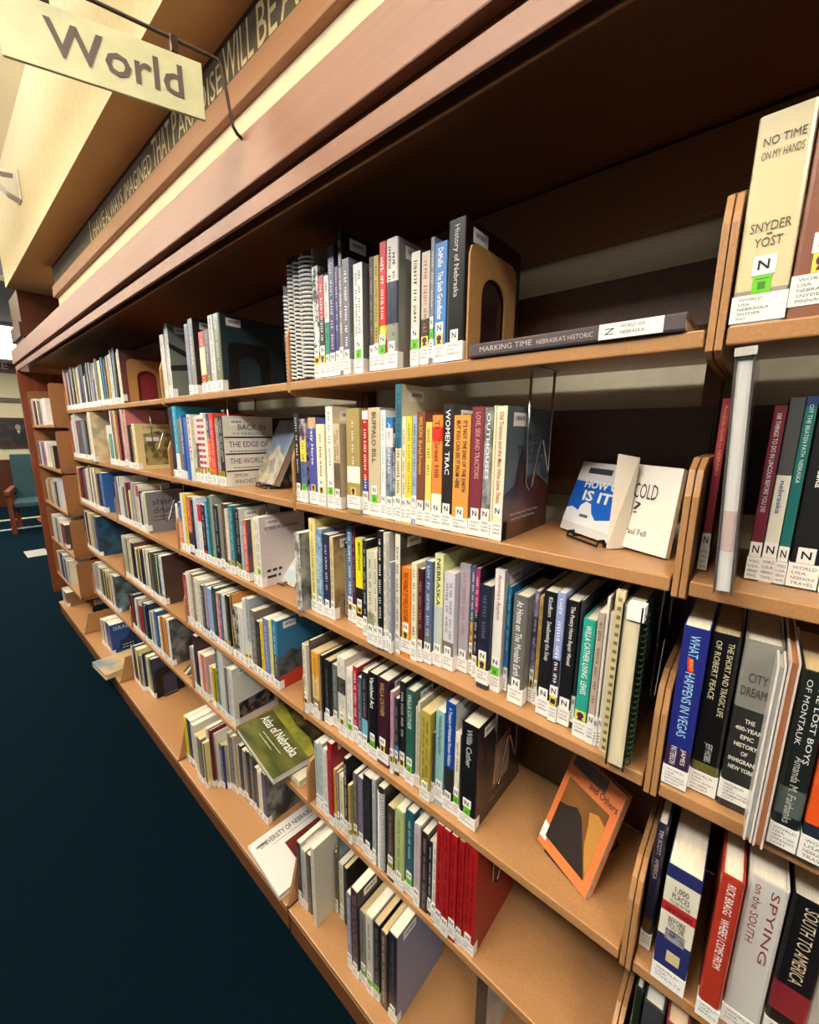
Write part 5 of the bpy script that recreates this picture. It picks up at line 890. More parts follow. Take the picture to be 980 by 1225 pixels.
def book(bay, lev, X, Y, w, h, c, mask, cc, mm, ms, dd, tc, bands, ti, lab, idx):
    P = parse(mask, cc, mm, ms, dd); F = P['f']; w /= 1000; h /= 1000
    d = P.get('d', max(0.125, min(0.185, h * 0.64 + ((idx * 37) % 11 - 5) * 0.003)))
    Yr = Y / 1000; d = min(d, 0.256 - Yr)
    z = zshelf(bay, lev)
    kind = 'notebook' if 's' in F else 'book'
    r = empty('spiral_notebook' if 's' in F else 'comb_bound_booklet' if 'c' in F else 'hardback_book' if 'h' in F else 'paperback_book', (X / 1000, Yr, z + 0.0004), lab, kind, 'books on the %s of the %s' % (['', 'top shelf', 'second shelf', 'third shelf', 'fourth shelf', 'fifth shelf', 'base shelf'][lev], ['right bay', 'nearest full bay', 'second bay', 'third bay', 'fourth bay', 'far bay'][bay]))
    r['label'] = lab
    BOOK.setdefault((bay, lev), []).append((r, w, h, d))
    hard = 'h' in F; gl = 0.35 if hard else 0.15; ro = 0.32 if hard else 0.42
    if 's' in F or 'c' in F:
        y0 = min(0.010, w * .4)
        m = MB(); m.box(w * .12, w * .88, y0, d, 0.003, h - 0.003); m.build('pages', PAGES, r)
        m = MB(); m.box(w * .04, w * .12, y0 - .002, d + .002, 0, h); m.box(w * .88, w * .96, y0 - .002, d + .002, 0, h)
        m.build('cover', mat(P.get('C', '3a3632'), 0.4, 0.2), r)
        m = MB()
        if 's' in F:
            big = lev == 1; pit = 0.0098 if big else 0.0062; n = int((h - 0.02) / pit); rr = pit * (0.30 if big else 0.22)
            m.box(w * .2, w * .8, y0 - 0.002, y0 + 0.001, 0.004, h - 0.004, 1)
            for i in range(n):
                zc = 0.010 + i * pit
                pts = [(w * .5 - w * .44 * math.cos(a), y0 - max(w * .3, .006) * math.sin(a), zc + (0.002 * math.cos(a) if big else 0)) for a in [math.pi * k / 6 for k in range(7)]]
                m.tube(pts, rr, 5, 0)
            m.build('coil', [mat('e4e2de' if big else 'a4a4a6', 0.35), mat('111', 0.5)], r)
        else:
            m.box(0, w, y0 - 0.012, y0, 0.0, h, 0)
            for i in range(int(h / 0.0145)):
                zz = 0.006 + i * 0.0145; m.box(w * .3, w * .72, y0 - 0.0124, y0 - 0.0118, zz, zz + 0.006, 1)
            m.build('comb_binding', [mat('d8cba2', 0.45), mat('8a7448', 0.7)], r)
        return r
    bl = [tuple(bands[i:i + 3]) for i in range(0, len(bands), 3)]
    m = MB(); t = cover_shape(m, w, d, h, hard, bl)
    base = noisy(c, P['m'], 45, ro, gl) if 'm' in P else mat(c, ro, gl)
    if 'S' in F:     # red and white stripes
        base = mat('e8e4e2', ro, gl)
        bl = []
    cov = noisy(P.get('C', c), P['M'], 14, ro, gl, 0.4, 0.6) if 'M' in P else mat(P['C'], ro, gl) if 'C' in P else base
    cv = m.build('cover', [base, cov] + [mat(q[2], ro, gl) for q in bl], r)
    if 'S' in F:
        m = MB()
        for i in range(9): m.box(0.0005, w - 0.0005, -0.0007, 0.001, 0.05 + i * 0.022, 0.061 + i * 0.022)
        m.build('stripes', mat('b83a48', ro), cv)
    ov = 0.003 if hard else 0.0003; m = MB()
    m.box(t + .0002, w - t - .0002, t + 0.002, d - ov, ov, h - ov); m.build('pages', PAGEST if 'P' in F else PAGES, r)
    # stickers
    zt = 0.004
    if 'x' not in F:
        near = bay <= 1
        lines = ['WORLD', 'USA', 'NEBRASKA', 'TRAVEL'] if bay == 0 else ['WORLD', 'USA', 'NEBRASKA']
        if (bay, lev) in LINES0 and len(BOOK[(bay, lev)]) <= len(LINES0[(bay, lev)]): lines = LINES0[(bay, lev)][len(BOOK[(bay, lev)]) - 1]
        ht = 0.030 + ((idx * 7) % 5) * 0.001; zz = 0.012 if (idx * 13) % 9 == 4 else 0.002
        link('call_number_label', label_mesh(w, lines if near and w > 0.009 else [], 0.018 if w > .012 else .008, ht, zz), r)
        zt = zz + ht + 0.0005
        tk = [q for q in 'gpyk' if q in F]
        for q in tk:
            me, ww = sticker_t(q, w * 0.9); o = link('tag', me, r, ((w - ww) / 2, 0, zt)); zt += 0.0195
        if 'N' in F:
            me, ww = sticker_n(min(w * 0.95, .024 if w > .04 else .018)); o = link('letter_sticker', me, r, ((w - ww) / 2, 0, zt)); zt += 0.021
    zlo, zhi = zt + 0.004, h - 0.010
    if ti == 'nebraska': zhi = .57 * h
    if bl and bl[0][0] > 0.4 and 'Y' in F: zlo = bl[0][0] * h + 0.005
    if bay == 0 and bl and bl[0][0] == 0 and bl[0][1] > .2: zlo = max(zlo, bl[0][1] * h + .004)
    im = mat(tc, 0.5)
    m = MB(); Y0 = -0.0007
    if ti == '~' or ti == '':
        if w > 0.007: squiggle(m, w, zlo, zhi)
    elif ti == 'H':
        for t_, zc, hh in (('NO TIME', .875, .0085), ('ON MY HANDS', .81, .0085), ('SNYDER', .475, .0100), ('-', .438, .0018), ('YOST', .400, .0100)):
            m.text(t_, (w / 2, Y0, zc * h), (1, 0, 0), (0, 0, 1), hh, (w * .72 if len(t_) > 4 else w * .5 if t_ != '-' else w * .1), centre=True)
    elif ti == 'X':
        for t_, z1, L in (('WHAT', .955, .13), ('HAPPENS IN VEGAS', .735, .40)): m.text(t_, (w * .31, Y0, z1 * h), (0, 0, -1), (1, 0, 0), w * .38, L * h)
        m2 = MB(); m2.prism([(w * .30, .825 * h), (w * .52, .815 * h), (w * .60, .735 * h), (w * .38, .745 * h)], 'y', -.0012, -.0004); m2.build('red_badge', mat('d83a24', .45), r)
        m2 = MB(); m2.text('REALLY', (w * .40, -.0014, .815 * h), (.13, 0, -1), (1, 0, .13), w * .14, .065 * h); m2.build('badge_lettering', mat('f0d060', .5), r)
    elif ti == 'W':
        for t_, zc, hh, ww in (('1,000', .83, .012, .4), ('PLACES', .775, .010, .5), ('TO SEE IN THE', .725, .006, .6), ('USA & CANADA', .655, .009, .8), ('BEFORE', .575, .010, .5), ('YOU DIE', .525, .010, .5)):
            m.text(t_, (w / 2, Y0, zc * h), (1, 0, 0), (0, 0, 1), hh, w * ww, centre=True)
        m2 = MB(); m2.box(w * .22, w * .8, -0.0006, 0.001, h * .40, h * .49); m2.build('spine_picture', noisy('2a2a34', '9a98a0', 60, .4), r)
        m2 = MB(); m2.box(w * .35, w * .75, -0.0006, 0.001, h * .22, h * .31); m2.build('spine_badge', mat('c8b890', .5), r)
    elif ti == 'V':
        for t_, zc, hh in (('CITY', .80, .013), ('DREAMS', .72, .013)): m.text(t_, (w / 2, Y0, zc * h), (1, 0, 0), (0, 0, 1), hh, w * (.5 if t_ == 'CITY' else .78), centre=True)
        m2 = MB()
        for i, t_ in enumerate(['THE', '400-YEAR', 'EPIC', 'HISTORY', 'OF', 'IMMIGRANT', 'NEW YORK']):
            m2.text(t_, (w / 2, Y0, (.55 - i * .048) * h), (1, 0, 0), (0, 0, 1), .0065, w * min(.8, .09 * len(t_)), centre=True, bold=.02)
        m2.build('subtitle_lettering', mat('e8e4da', .5), r)
    else:
        ls = [q.strip() for q in ti.split(' / ')]; n = len(ls)
        for i, t_ in enumerate(ls):
            chh = min(w * ((0.44 if n == 1 else 0.25) if bay else (0.36 if n == 1 else 0.20)), 0.014); xc = w * 0.5 if n == 1 else w * (0.70 - 0.40 * i)
            v, f, tw, th = glyphs(t_); L = chh * 0.95 * tw / th * (0.72 if any(q.isupper() for q in t_[1:3]) else 0.9); av = zhi - zlo
            if n > 1 and i == 1: av *= .8
            L = min(L, av); L = max(L, av * (0.55 if lev > 2 or bay == 0 else 0.7))
            m.text(t_, (xc - chh * .5, Y0, zhi), (0, 0, -1), (1, 0, 0), chh, L, bold=0.008 if bay else 0.0)
    if m.v: m.build('title_lettering', im, r)
    # barcode label near the top of the right-hand cover
    if bay in (1, 2) and ('C' in F or 'C' in P or hard) and 'x' not in F and w > .012:
        m = MB(); X1 = w + 0.0007
        m.box(w - .0005, w + 0.0005, 0.025, 0.075, h - 0.034, h - 0.010, 0)
        for i in range(9): m.add([(X1, 0.032 + i * .004, h - .024), (X1, 0.0335 + i * .004 + (i % 3) * .0006, h - .024), (X1, 0.0335 + i * .004 + (i % 3) * .0006, h - .016), (X1, 0.032 + i * .004, h - .016)], [(0, 1, 2, 3)], 1)
        m.build('barcode_label', [WHITE, INK], cv)
    return r
for i, b in enumerate(BOOKS): book(*b, i)
# the smallest far books, past the three hundred nearest: one uncountable mass
m = MB(); MM = [PAGES, WHITE]; MI = {}
for (bay, lev, X, Y, w, h, c, mask, cc, mm, ms, dd) in FAR:
    P = parse(mask, cc, mm, ms, dd); z = zshelf(bay, lev) + 0.0004; X /= 1000; Y /= 1000; w /= 1000; h /= 1000; d = min(P.get('d', 0.15), .25 - Y)
    if c not in MI: MI[c] = len(MM); MM.append(mat(c, 0.4, 0.2))
    t = min(.002, w * .2); q = MI[c]
    m.box(X, X + w, Y, Y + t + .001, z, z + h, q); m.box(X, X + t, Y, Y + d, z, z + h, q); m.box(X + w - t, X + w, Y, Y + d, z, z + h, q)
    m.box(X + t, X + w - t, Y + t, Y + d - .003, z + .002, z + h - .003, 0)
    if 'x' not in P['f'] and bay < 5: m.box(X - .0004, X + w + .0004, Y - .001, Y + .012, z + .002, z + .032, 1)
tag(m.build('far_books', MM), 'small distant library books massed on the far shelves', 'books', 'distant books', 'stuff')
# ------------------------------------------------------------ lettering on covers seen from the side
def side_text(lab_part, lines, col='222'):       # (text, Y, Z, height, width) on the right-hand cover
    for r_, w, h, d in [q for L in BOOK.values() for q in L]:
        if r_['label'].startswith(lab_part):
            m = MB()
            for t_, y, z, hh, ww in lines: m.text(t_, (w + 0.0008, y, z), (0, 1, 0), (0, 0, 1), hh, ww)
            m.build('cover_lettering', mat(col, 0.5), r_); return r_, w, h, d
    print('NO BOOK', lab_part)
def last(bay, lev): return BOOK[(bay, lev)][-1]
def put(bk, name, lines, col):
    r_, w, h, d = bk
    for t_, y, z, hh, ww in lines:
        m = MB()
        if t_ == '~': dashes(m, (w + 0.0008, y, z), (0, 1, 0), (0, 0, 1), hh, ww)
        else: m.text(t_, (w + 0.0008, y, z), (0, 1, 0), (0, 0, 1), hh, ww)
        m.build(name, mat(col, 0.5), r_)
def dashes(m, o, eu, ev, hh, ww):       # small print too fine to read: a row of short strokes
    o = Vector(o); eu = Vector(eu); ev = Vector(ev); x = 0
    while x < ww:
        l = min(random.uniform(.6, 2.2) * hh, ww - x)
        a = o + eu * x; m.add([a, a + eu * l, a + eu * l + ev * hh * .6, a + ev * hh * .6], [(0, 1, 2, 3)]); x += l + hh * .45
def author(bk, lines, col, h0):         # small author lettering low on a spine, read downwards
    r_, w, h, d = bk; n = len(lines)
    for i, (t_, L) in enumerate(lines):
        m = MB(); c = w * (.30 if n == 1 else .24); xc = w * (.5 if n == 1 else (.70 - .38 * i))
        m.text(t_, (xc - c / 2, -.0009, h0), (0, 0, -1), (1, 0, 0), c, L); m.build('author_lettering', mat(col, .5), r_)
author(BOOK[(0, 3)][0], [('JAMES', .026), ('PATTERSON', .030)], 'eeeeee', .068)
author(BOOK[(0, 3)][1], [('JEFF HOBBS', .030)], 'cccccc', .085)
author(BOOK[(0, 3)][3], [('Amanda M. Fairbanks', .095)], 'c8c8c0', .135)
for q in BOOK[(1, 2)]:
    if 'orange' in q[0]['label'] and q[2] < .235 and q[1] < .030:
        m = MB(); n_ = 14; m.add([(q[1] / 2 + .0105 * math.cos(2 * math.pi * i / n_), -.0009, .19 + .0105 * math.sin(2 * math.pi * i / n_)) for i in range(n_)], [tuple(range(n_))]); m.build('red_emblem', mat('d8301c', .5), q[0]); break
def patch(bk, name, pts, m_, off=0.0005):
    r_, w, h, d = bk; m = MB(); n = len(pts)
    m.add([(w + off, p[0], p[1]) for p in pts], [tuple(range(n))]); return m.build(name, m_, r_)
b = last(1, 2)
put(b, 'cover_lettering', [('OLD', .075, b[2] - .062, .016, .055), ('TRACTORS', .045, b[2] - .088, .019, .125), ('and the Men Who Love Them', .055, b[2] - .103, .007, .10)], '1c1c20')
patch(b, 'cover_picture', [(.0, .0), (b[3], .0), (b[3], .085), (b[3] * .8, .105), (b[3] * .62, .12), (b[3] * .5, .11), (b[3] * .4, .135), (b[3] * .33, .165), (b[3] * .27, .15), (b[3] * .2, .10), (0, .085)], noisy('2c1c18', '55281e', 18, .4, .2))
put(b, 'cover_note', [('How to Keep Your Tractors Happy', .03, .042, .006, .12), ('and Your Family Running', .035, .032, .006, .10)], 'd8d0c8')
b = last(2, 2); D = b[3]
m_ = mat('1c1a18', .5)
for z in (.052, .112, .170): patch(b, 'cover_rule', [(.004, z), (D - .004, z), (D - .004, z + .005), (.004, z + .005)], m_)
put(b, 'cover_lettering', [('BACK IN', .055, .198, .020, .105), ('THE EDGE OF', .018, .138, .020, .15), ('THE WORLD', .018, .080, .020, .135), ('SIMON', .03, .031, .014, .05), ('WINCHESTER', .03, .008, .016, .10)], '6a4a40')
put(b, 'cover_note', [('AMERICA', .03, .182, .007, .13), ('~', .02, .122, .007, .14), ('~', .03, .064, .006, .12)], '8a8078')
b = last(3, 3); put(b, 'cover_lettering', [('shark', .03, .145, .030, .12), ('drunk', .03, .100, .030, .12), ('~', .03, .08, .008, .13), ('~', .03, .062, .008, .12)], '2a2a2c')
for q in BOOK[(4, 6)]:
    if 'blue' in q[0]['label']:
        put(q, 'cover_lettering', [('ISRAEL', .02, q[2] - .045, .028, .11), ('~', .06, .05, .010, .07), ('~', .06, .03, .010, .07)], 'd0d8dc')
        patch(q, 'cover_picture', [(.04, .02), (.15, .02), (.15, .14), (.12, .15), (.09, .10), (.05, .09)], mat('16264a', .4))
b = last(2, 4); patch(b, 'cover_band', [(0.002, .002), (b[3], .002), (b[3], .062), (0.002, .048)], mat('b83424', .4)); patch(b, 'cover_picture', [(0.002, .05), (b[3], .064), (b[3], .12), (.12, .15), (.08, .12), (.05, .14), (.02, .12), (0.002, .11)], noisy('33383c', '5a6064', 25, .4))
b = last(2, 5); patch(b, 'cover_picture', [(.02, .03), (b[3] - .02, .03), (b[3] - .02, .11), (.02, .10)], noisy('1c1a1a', '6a6460', 30, .4, 0, .45, .55))
b = last(1, 4); patch(b, 'cover_picture', [(.07, .06), (.15, .06), (.15, .18), (.07, .17)], noisy('6a5444', 'a08468', 14, .4)); put(b, 'cover_note', [('Willa Cather', .06, .03, .008, .07)], 'b0a8a0')
b = last(2, 3); put(b, 'cover_lettering', [('ROBIN W KIMMERER', .02, .195, .012, .13), ('~', .02, .05, .016, .06), ('~', .02, .028, .016, .05)], '2a2624')
b = last(3, 4); put(b, 'cover_lettering', [('LEFT FOR', .05, .055, .020, .09)], '8a2a26')
# wire brace hanging over a row of books
WIRE = mat('a8a6a2', 0.25, 0, 1.0)
def wire(X, Y0, zt, zb, label, w=0.0026):
    r = empty('wire_book_support', (X, Y0, zt), label, 'book support', 'wire book supports hanging under the shelves')
    L = zt - zb; dy = .105; m = MB()
    P = [(0, 0, 0), (0, 0, -L * .55), (0, .0, -L * .93), (.004, .008, -L), (.004, .020, -L * .97), (.004, .05, -L * .60), (.004, .056, -L * .57), (.004, .062, -L * .60), (.004, dy - .012, -L * .88), (.002, dy - .004, -L * .90), (0, dy, -L * .86), (0, dy, -L * .5), (0, dy, 0)]
    m.tube(P, w); m.build('wire', WIRE, r, smooth=True)
    m = MB(); m.box(-.006, .006, -.004, dy + .004, 0, .003); m.build('slider', WIRE, r)
UND = [q - 0.0085 for q in ZS]
wire(-.258, .07, UND[0] - .003, 1.545, 'wire book support against the tractor book on the second shelf, nearest full bay')
wire(-1.37, .045, UND[0] - .003, 1.55, 'wire book support over the white cover on the second shelf, second bay')
wire(-.017, .09, UND[1] - .003, 1.20, 'wire book support beside the dark green comb-bound book, third shelf')
wire(-.279, .075, UND[3] - .003, .585 + .28 - .27, 'wire book support beside the red volumes, fifth shelf, nearest full bay')
wire(-.288, .07, UND[2] - .003, .86, 'wire book support by the thick black book, fourth shelf, nearest full bay')
wire(-2.21, .06, UND[0] - .003, 1.55, 'wire book support on the second shelf of the third bay')
wire(-2.17, .06, UND[1] - .003, 1.20, 'wire book support over the grey cover on the third shelf, third bay')
wire(-1.158, .05, UND[1] - .003, 1.20, 'wire book support on the third shelf of the second bay')
# bookends
def bookend(X, Y0, z, D, H, m_, label, w=.0016):
    r = empty('bookend', (X, Y0, z), label, 'bookend')
    a = D * .24; n = 9; top = H * .60; c = .022
    out = [(0, 0), (0, H - c), (c * .3, H - c * .3), (c, H), (D - c, H), (D - c * .3, H - c * .3), (D, H - c), (D, 0)]
    rr = (D - 2 * a) / 2; inn = [(D - a, 0), (D - a, top)] + [(D / 2 + rr * math.cos(math.pi * k / n), top + rr * .8 * math.sin(math.pi * k / n)) for k in range(1, n)] + [(a, top), (a, 0)]
    m = MB(); m.prism((out + inn)[::-1], 'x', 0, w); m.build('plate', m_, r)
    m = MB(); m.box(w, w + .014, a, D - a, 0.0, .0012); m.build('foot', m_, r)
bookend(-.3625, .012, ZS[0] + .001, .175, .20, noisy('b0824f', 'b98b58', 200, .4), 'tan metal bookend with arched cutout on the top shelf, nearest full bay', .004)
bookend(-1.2905, .02, ZS[0] + .001, .15, .155, BLACKM, 'black metal bookend with arched cutout on the top shelf, second bay')
bookend(-2.366, .03, ZS[0] + .001, .17, .215, noisy('b0824f', 'b98b58', 200, .4), 'tan metal bookend before the red jersey cover on the top shelf, third bay')
bookend(-2.425, .0, ZS[5] + .001, .15, .18, BLACKM, 'black metal bookend at the end of the base shelf row, third bay')
bookend(-3.712, -.02, ZS[5] + .001, .15, .20, BLACKM, 'black metal bookend on the base shelf of the far end bay')
r = empty('bookend', (-2.83, .02, ZS[3] + .001), 'plain black metal bookend on the fourth shelf, fourth bay', 'bookend')
m = MB(); m.box(-.003, 0, 0, .15, 0, .20); m.build('plate', BLACKM, r)
bk = last(3, 2); patch(bk, 'cover_picture', [(.035, .02), (bk[3] - .015, .02), (bk[3] - .015, bk[2] - .05), (bk[3] * .55, bk[2] - .035), (.035, bk[2] - .05)], noisy('5a5030', 'a89a68', 22, .4, .2)); put(bk, 'cover_lettering', [('A TIRED OLD MOVIE', .035, bk[2] - .024, .011, bk[3] - .055)], '4a3a20'); patch(bk, 'call_slip', [(.045, bk[2] - .085), (.105, bk[2] - .085), (.105, bk[2] - .065), (.045, bk[2] - .065)], WHITE, .0009)
bk = BOOK[(2, 1)][0]
for q in BOOK[(2, 1)]:
    if q[3] > .18 and q[0].location.x < -1.6: bk = q
patch(bk, 'cover_bar', [(.0, .205), (.0, .185), (.12, .13), (.12, .155)], mat('2a2422', .4)); patch(bk, 'cover_bar', [(.0, .10), (.12, .115), (.12, .14), (.0, .12)], mat('2c2a24', .4))
bk = last(3, 1); patch(bk, 'cover_picture', [(.02, .03), (.16, .03), (.16, .19), (.12, .21), (.06, .21), (.02, .19)], mat('8a2c34', .4))
# lying book with the spine to the front, top shelf
def slab(name, p0, label, cat, w, d, t, cover, pages, rz=0.0, spine='y0', hard=True, tilt=None):
    r = empty(name, p0, label, cat, None, rz)
    c = .0025 if hard else .001; o = .003 if hard else 0
    m = MB()
    if spine == 'y0':
        m.prism([(d, 0), (0.002, 0), (0, .003), (0, t - .003), (0.002, t), (d, t), (d, t - c), (c, t - c), (c, c), (d, c)], 'x', 0, w)
        pg = (o, w - o, c, d - o, c, t - c)
    else:
        m.prism([(w, 0), (0.002, 0), (0, .003), (0, t - .003), (0.002, t), (w, t), (w, t - c), (c, t - c), (c, c), (w, c)], 'y', 0, d)
        pg = (c, w - o, o, d - o, c, t - c)
    cv = m.build('cover', cover, r)
    m = MB(); m.box(*pg); m.build('pages', pages, r)
    return r, cv
r, cv = slab('hardback_book', (-.343, -.006, ZS[0] + .0005), 'thin grey hardback lying flat with its spine outward, top shelf, nearest full bay', 'book', .322, .215, .0225, mat('5c5456', .22, .5), PAGES)
m = MB(); m.text('MARKING TIME', (.022, -.0007, .0075), (1, 0, 0), (0, 0, 1), .0085, .095); m.text("NEBRASKA'S HISTORIC", (.125, -.0007, .0075), (1, 0, 0), (0, 0, 1), .007, .085); m.build('title_lettering', mat('b8aeb0', .4), r)
m = MB(); m.box(.218, .298, -.0008, .01, .0012, .0218); m.text('WORLD USA', (.246, -.001, .014), (1, 0, 0), (0, 0, 1), .0045, .03, 1); m.text('NEBRASKA', (.246, -.001, .006), (1, 0, 0), (0, 0, 1), .0045, .03, 1)
m.text('N', (.238, -.001, .007), (0, 0, 1), (-1, 0, 0), .012, .008, 1)
m.build('call_number_label', [WHITE, INK], r)
# wire easels with books on display
def easel(r, P, m_=BLACKM):
    m = MB(); m.tube(P, .0022); m.build('easel', m_, r)
def display(name, label, cat, C, t, cover, pages, extra=None):
    """C: bottom-left, bottom-right, top-right, top-left of the front cover (world); t = thickness"""
    C = [Vector(q) for q in C]; o = C[0].copy(); C = [q - o for q in C]
    C[2] = C[1] + C[3]
    r = empty(name, o, label, cat)
    n = (C[1] - C[0]).cross(C[3] - C[0]).normalized()      # outward
    m = MB(); m.quadbox(C, -n * .0014); b2 = [q - n * (t - .0014) for q in C]; m.quadbox(b2, -n * .0014)
    cv = m.build('cover', cover, r)
    e1 = (C[1] - C[0]).normalized(); e2 = (C[3] - C[0]).normalized()
    k = [C[0] + e1 * .001 + e2 * .001, C[1] - e1 * .002 + e2 * .001, C[2] - e1 * .002 - e2 * .002, C[3] + e1 * .001 - e2 * .002]
    m = MB(); m.quadbox([q - n * .0016 for q in k], -n * (t - .0034)); m.build('pages', pages, r)
    return r, C, e1, e2, n
def onface(C, n, u, v, off=.0007):
    a = C[0].lerp(C[1], u); b_ = C[3].lerp(C[2], u); return a.lerp(b_, v) + n * off
def facepoly(r, C, n, name, uv, m_, off=.0006):
    m = MB(); m.add([onface(C, n, u, v, off) for u, v in uv], [tuple(range(len(uv)))]); return m.build(name, m_, r)
def stand(label, x, y, z, w, d, h, rz=0.0):
    s = empty('book_easel', (x, y, z), label, 'easel', None, rz)
    m = MB(); m.tube([(-w / 2, 0, .012), (-w / 2, -.012, .012), (-w / 2, -.014, .003), (w / 2, -.014, .003), (w / 2, -.012, .012), (w / 2, 0, .012)], .0022); m.build('front_rail', BLACKM, s)
    m = MB(); m.tube([(-w / 2, 0, .012), (-w / 2, 0.0, .002), (-w / 2 + .01, d, .002), (0, d * .75, h), (w / 2 - .01, d, .002), (w / 2, 0, .002), (w / 2, 0, .012)], .0022); m.build('back_frame', BLACKM, s)
# orange book, fourth shelf
CO = [(-.183, .080, .796), (-.069, .036, .786), (-.025, .128, .990), (-.150, .176, .975)]
r, C, e1, e2, n = display('paperback_book', 'orange paperback with a dark dune picture, propped on an easel, fourth shelf', 'book', CO, .022, mat('e0793f', .4, .15), mat('c9c6c4', .7))
facepoly(r, C, n, 'cover_picture', [(.10, .10), (.88, .10), (.88, .74), (.10, .74)], noisy('5a3212', '9a6420', 8, .45, 0, .3, .7))
facepoly(r, C, n, 'cover_dark_hill', [(.10, .10), (.88, .10), (.80, .20), (.66, .36), (.52, .52), (.40, .56), (.24, .50), (.10, .47)], mat('241812', .5), .0009)  # printed brown-black hill of the cover picture
facepoly(r, C, n, 'cover_light_shape', [(.80, .22), (.88, .14), (.88, .62), (.74, .66), (.60, .62), (.66, .50), (.70, .36)], mat('b98232', .5), .0008)
facepoly(r, C, n, 'barcode_label', [(.06, .86), (.70, .86), (.70, .99), (.06, .99)], mat('5a4a44', .5))
facepoly(r, C, n, 'call_number_label', [(0, .06), (.13, .06), (.13, .20), (0, .22)], WHITE)
m = MB(); m.text('and Others', onface(C, n, .45, .79, .001), e1, e2, .014, .062); m.build('title_lettering', mat('2a1a14', .5), r)
stand('black wire easel under the orange dune book, fourth shelf', -.125, .078, ZS[3], .075, .135, .11, math.radians(-21))
# cartoon book, second shelf
CB = [(-.223, .172, 1.462), (-.101, .094, 1.462), (-.128, .168, 1.601), (-.203, .232, 1.594)]
CB = [(-.223, .172, 1.462), (-.103, .096, 1.462), (-.090, .160, 1.604), (-.207, .236, 1.594)]
r, C, e1, e2, n = display('paperback_book', 'blue and white cartoon paperback standing open on an easel, second shelf', 'book', CB, .006, mat('dedcd8', .35, .2), PAGES)
facepoly(r, C, n, 'cover_picture', [(.0, .12), (1, .10), (1, .70), (.0, .72)], mat('1c62c8', .35, .2))
facepoly(r, C, n, 'snow_shape', [(.0, .12), (1, .10), (1, .22), (.85, .27), (.6, .22), (.5, .30), (.44, .42), (.34, .44), (.26, .38), (.24, .30), (.1, .34), (0, .30)], mat('e8ecf0', .4), .0009)
facepoly(r, C, n, 'barcode_label', [(.18, .84), (.62, .84), (.62, .92), (.18, .92)], mat('3a3a3c', .5))
facepoly(r, C, n, 'face_line', [(.30, .22), (.46, .22), (.46, .26), (.30, .26)], mat('5a6470', .5), .0012)
m = MB(); m.text('HOW C', onface(C, n, .20, .63, .001), e1, e2, .017, .085, bold=.03); m.text('IS IT', onface(C, n, .24, .45, .001), e1, e2, .022, .075, bold=.03); m.build('title_lettering', mat('f2f2f0', .4), r)
o = Vector(CB[0]); W_ = lambda *q: Vector(q) - o
PG = [W_(-.092, .106, 1.461), W_(-.020, .080, 1.459), W_(-.008, .140, 1.599), W_(-.088, .146, 1.600)]; PG[2] = PG[1] + PG[3] - PG[0]
n2 = (PG[1] - PG[0]).cross(PG[3] - PG[0]).normalized()
m = MB(); m.quadbox(PG, -n2 * .012); m.build('title_page', mat('e6e2da', .7), r)
m = MB(); f1 = (PG[1] - PG[0]).normalized(); g1 = (PG[3] - PG[0]).normalized()
q = lambda u, v: PG[0].lerp(PG[1], u).lerp(PG[3].lerp(PG[2], u), v) + n2 * .0008
m.text('COLD', q(.06, .60), f1, g1, .026, .040); m.text('?', q(.12, .42), f1, g1, .020, .012); m.text('Paul Fell', q(.04, .17), f1, g1, .010, .036); m.build('page_lettering', mat('2a2a2c', .5), r)
FL = [W_(-.108, .082, 1.457), W_(-.086, .108, 1.457), W_(-.082, .128, 1.612), W_(-.112, .112, 1.618)]
m = MB(); m.quadbox(FL, Vector((.0008, .0012, 0))); m.build('turned_leaf', mat('dcd6c6', .7), r)
stand('black wire easel under the blue and white cartoon book, second shelf', -.150, .118, ZS[1], .08, .08, .11, math.radians(-33))
# landscape cover, second bay
CD = [(-1.318, .100, 1.472), (-1.158, .080, 1.472), (-1.106, .150, 1.672), (-1.262, .18, 1.688)]
r, C, e1, e2, n = display('paperback_book', 'paperback with a grey blue sky cover propped on an easel, second shelf, second bay', 'book', CD, .022, noisy('56657c', '8fa0b0', 9, .35, .2, .3, .7), mat('a08c78', .7))
facepoly(r, C, n, 'cover_picture', [(0, 0), (1, 0), (1, .42), (.7, .50), (.5, .62), (.3, .5), (0, .44)], noisy('7d7a72', 'b0a898', 25, .4, .2))
m = MB(); m.text('WOULD BUY', onface(C, n, .08, .10, .001), e1, e2, .014, .09); m.build('title_lettering', mat('d8d060', .5), r)
stand('black wire easel under the blue grey landscape book, second bay', -1.235, .092, ZS[1], .09, .08, .12, math.radians(-8))
# pale map-like book, third shelf, second bay
CM_ = [(-1.262, .080, 1.140), (-1.062, .076, 1.136), (-1.085, .20, 1.330), (-1.273, .2, 1.284)]
r, C, e1, e2, n = display('paperback_book', 'pale map-patterned book leaning on an easel, third shelf, second bay', 'book', CM_, .012, noisy('b9b8a8', 'dcdad0', 18, .35, .2), PAGES)
facepoly(r, C, n, 'cover_panel', [(.45, .08), (.92, .08), (.92, .26), (.45, .26)], mat('b8ccd4', .5))
stand('black wire easel under the pale map book, third shelf, second bay', -1.15, .078, ZS[2], .09, .08, .10, 0)
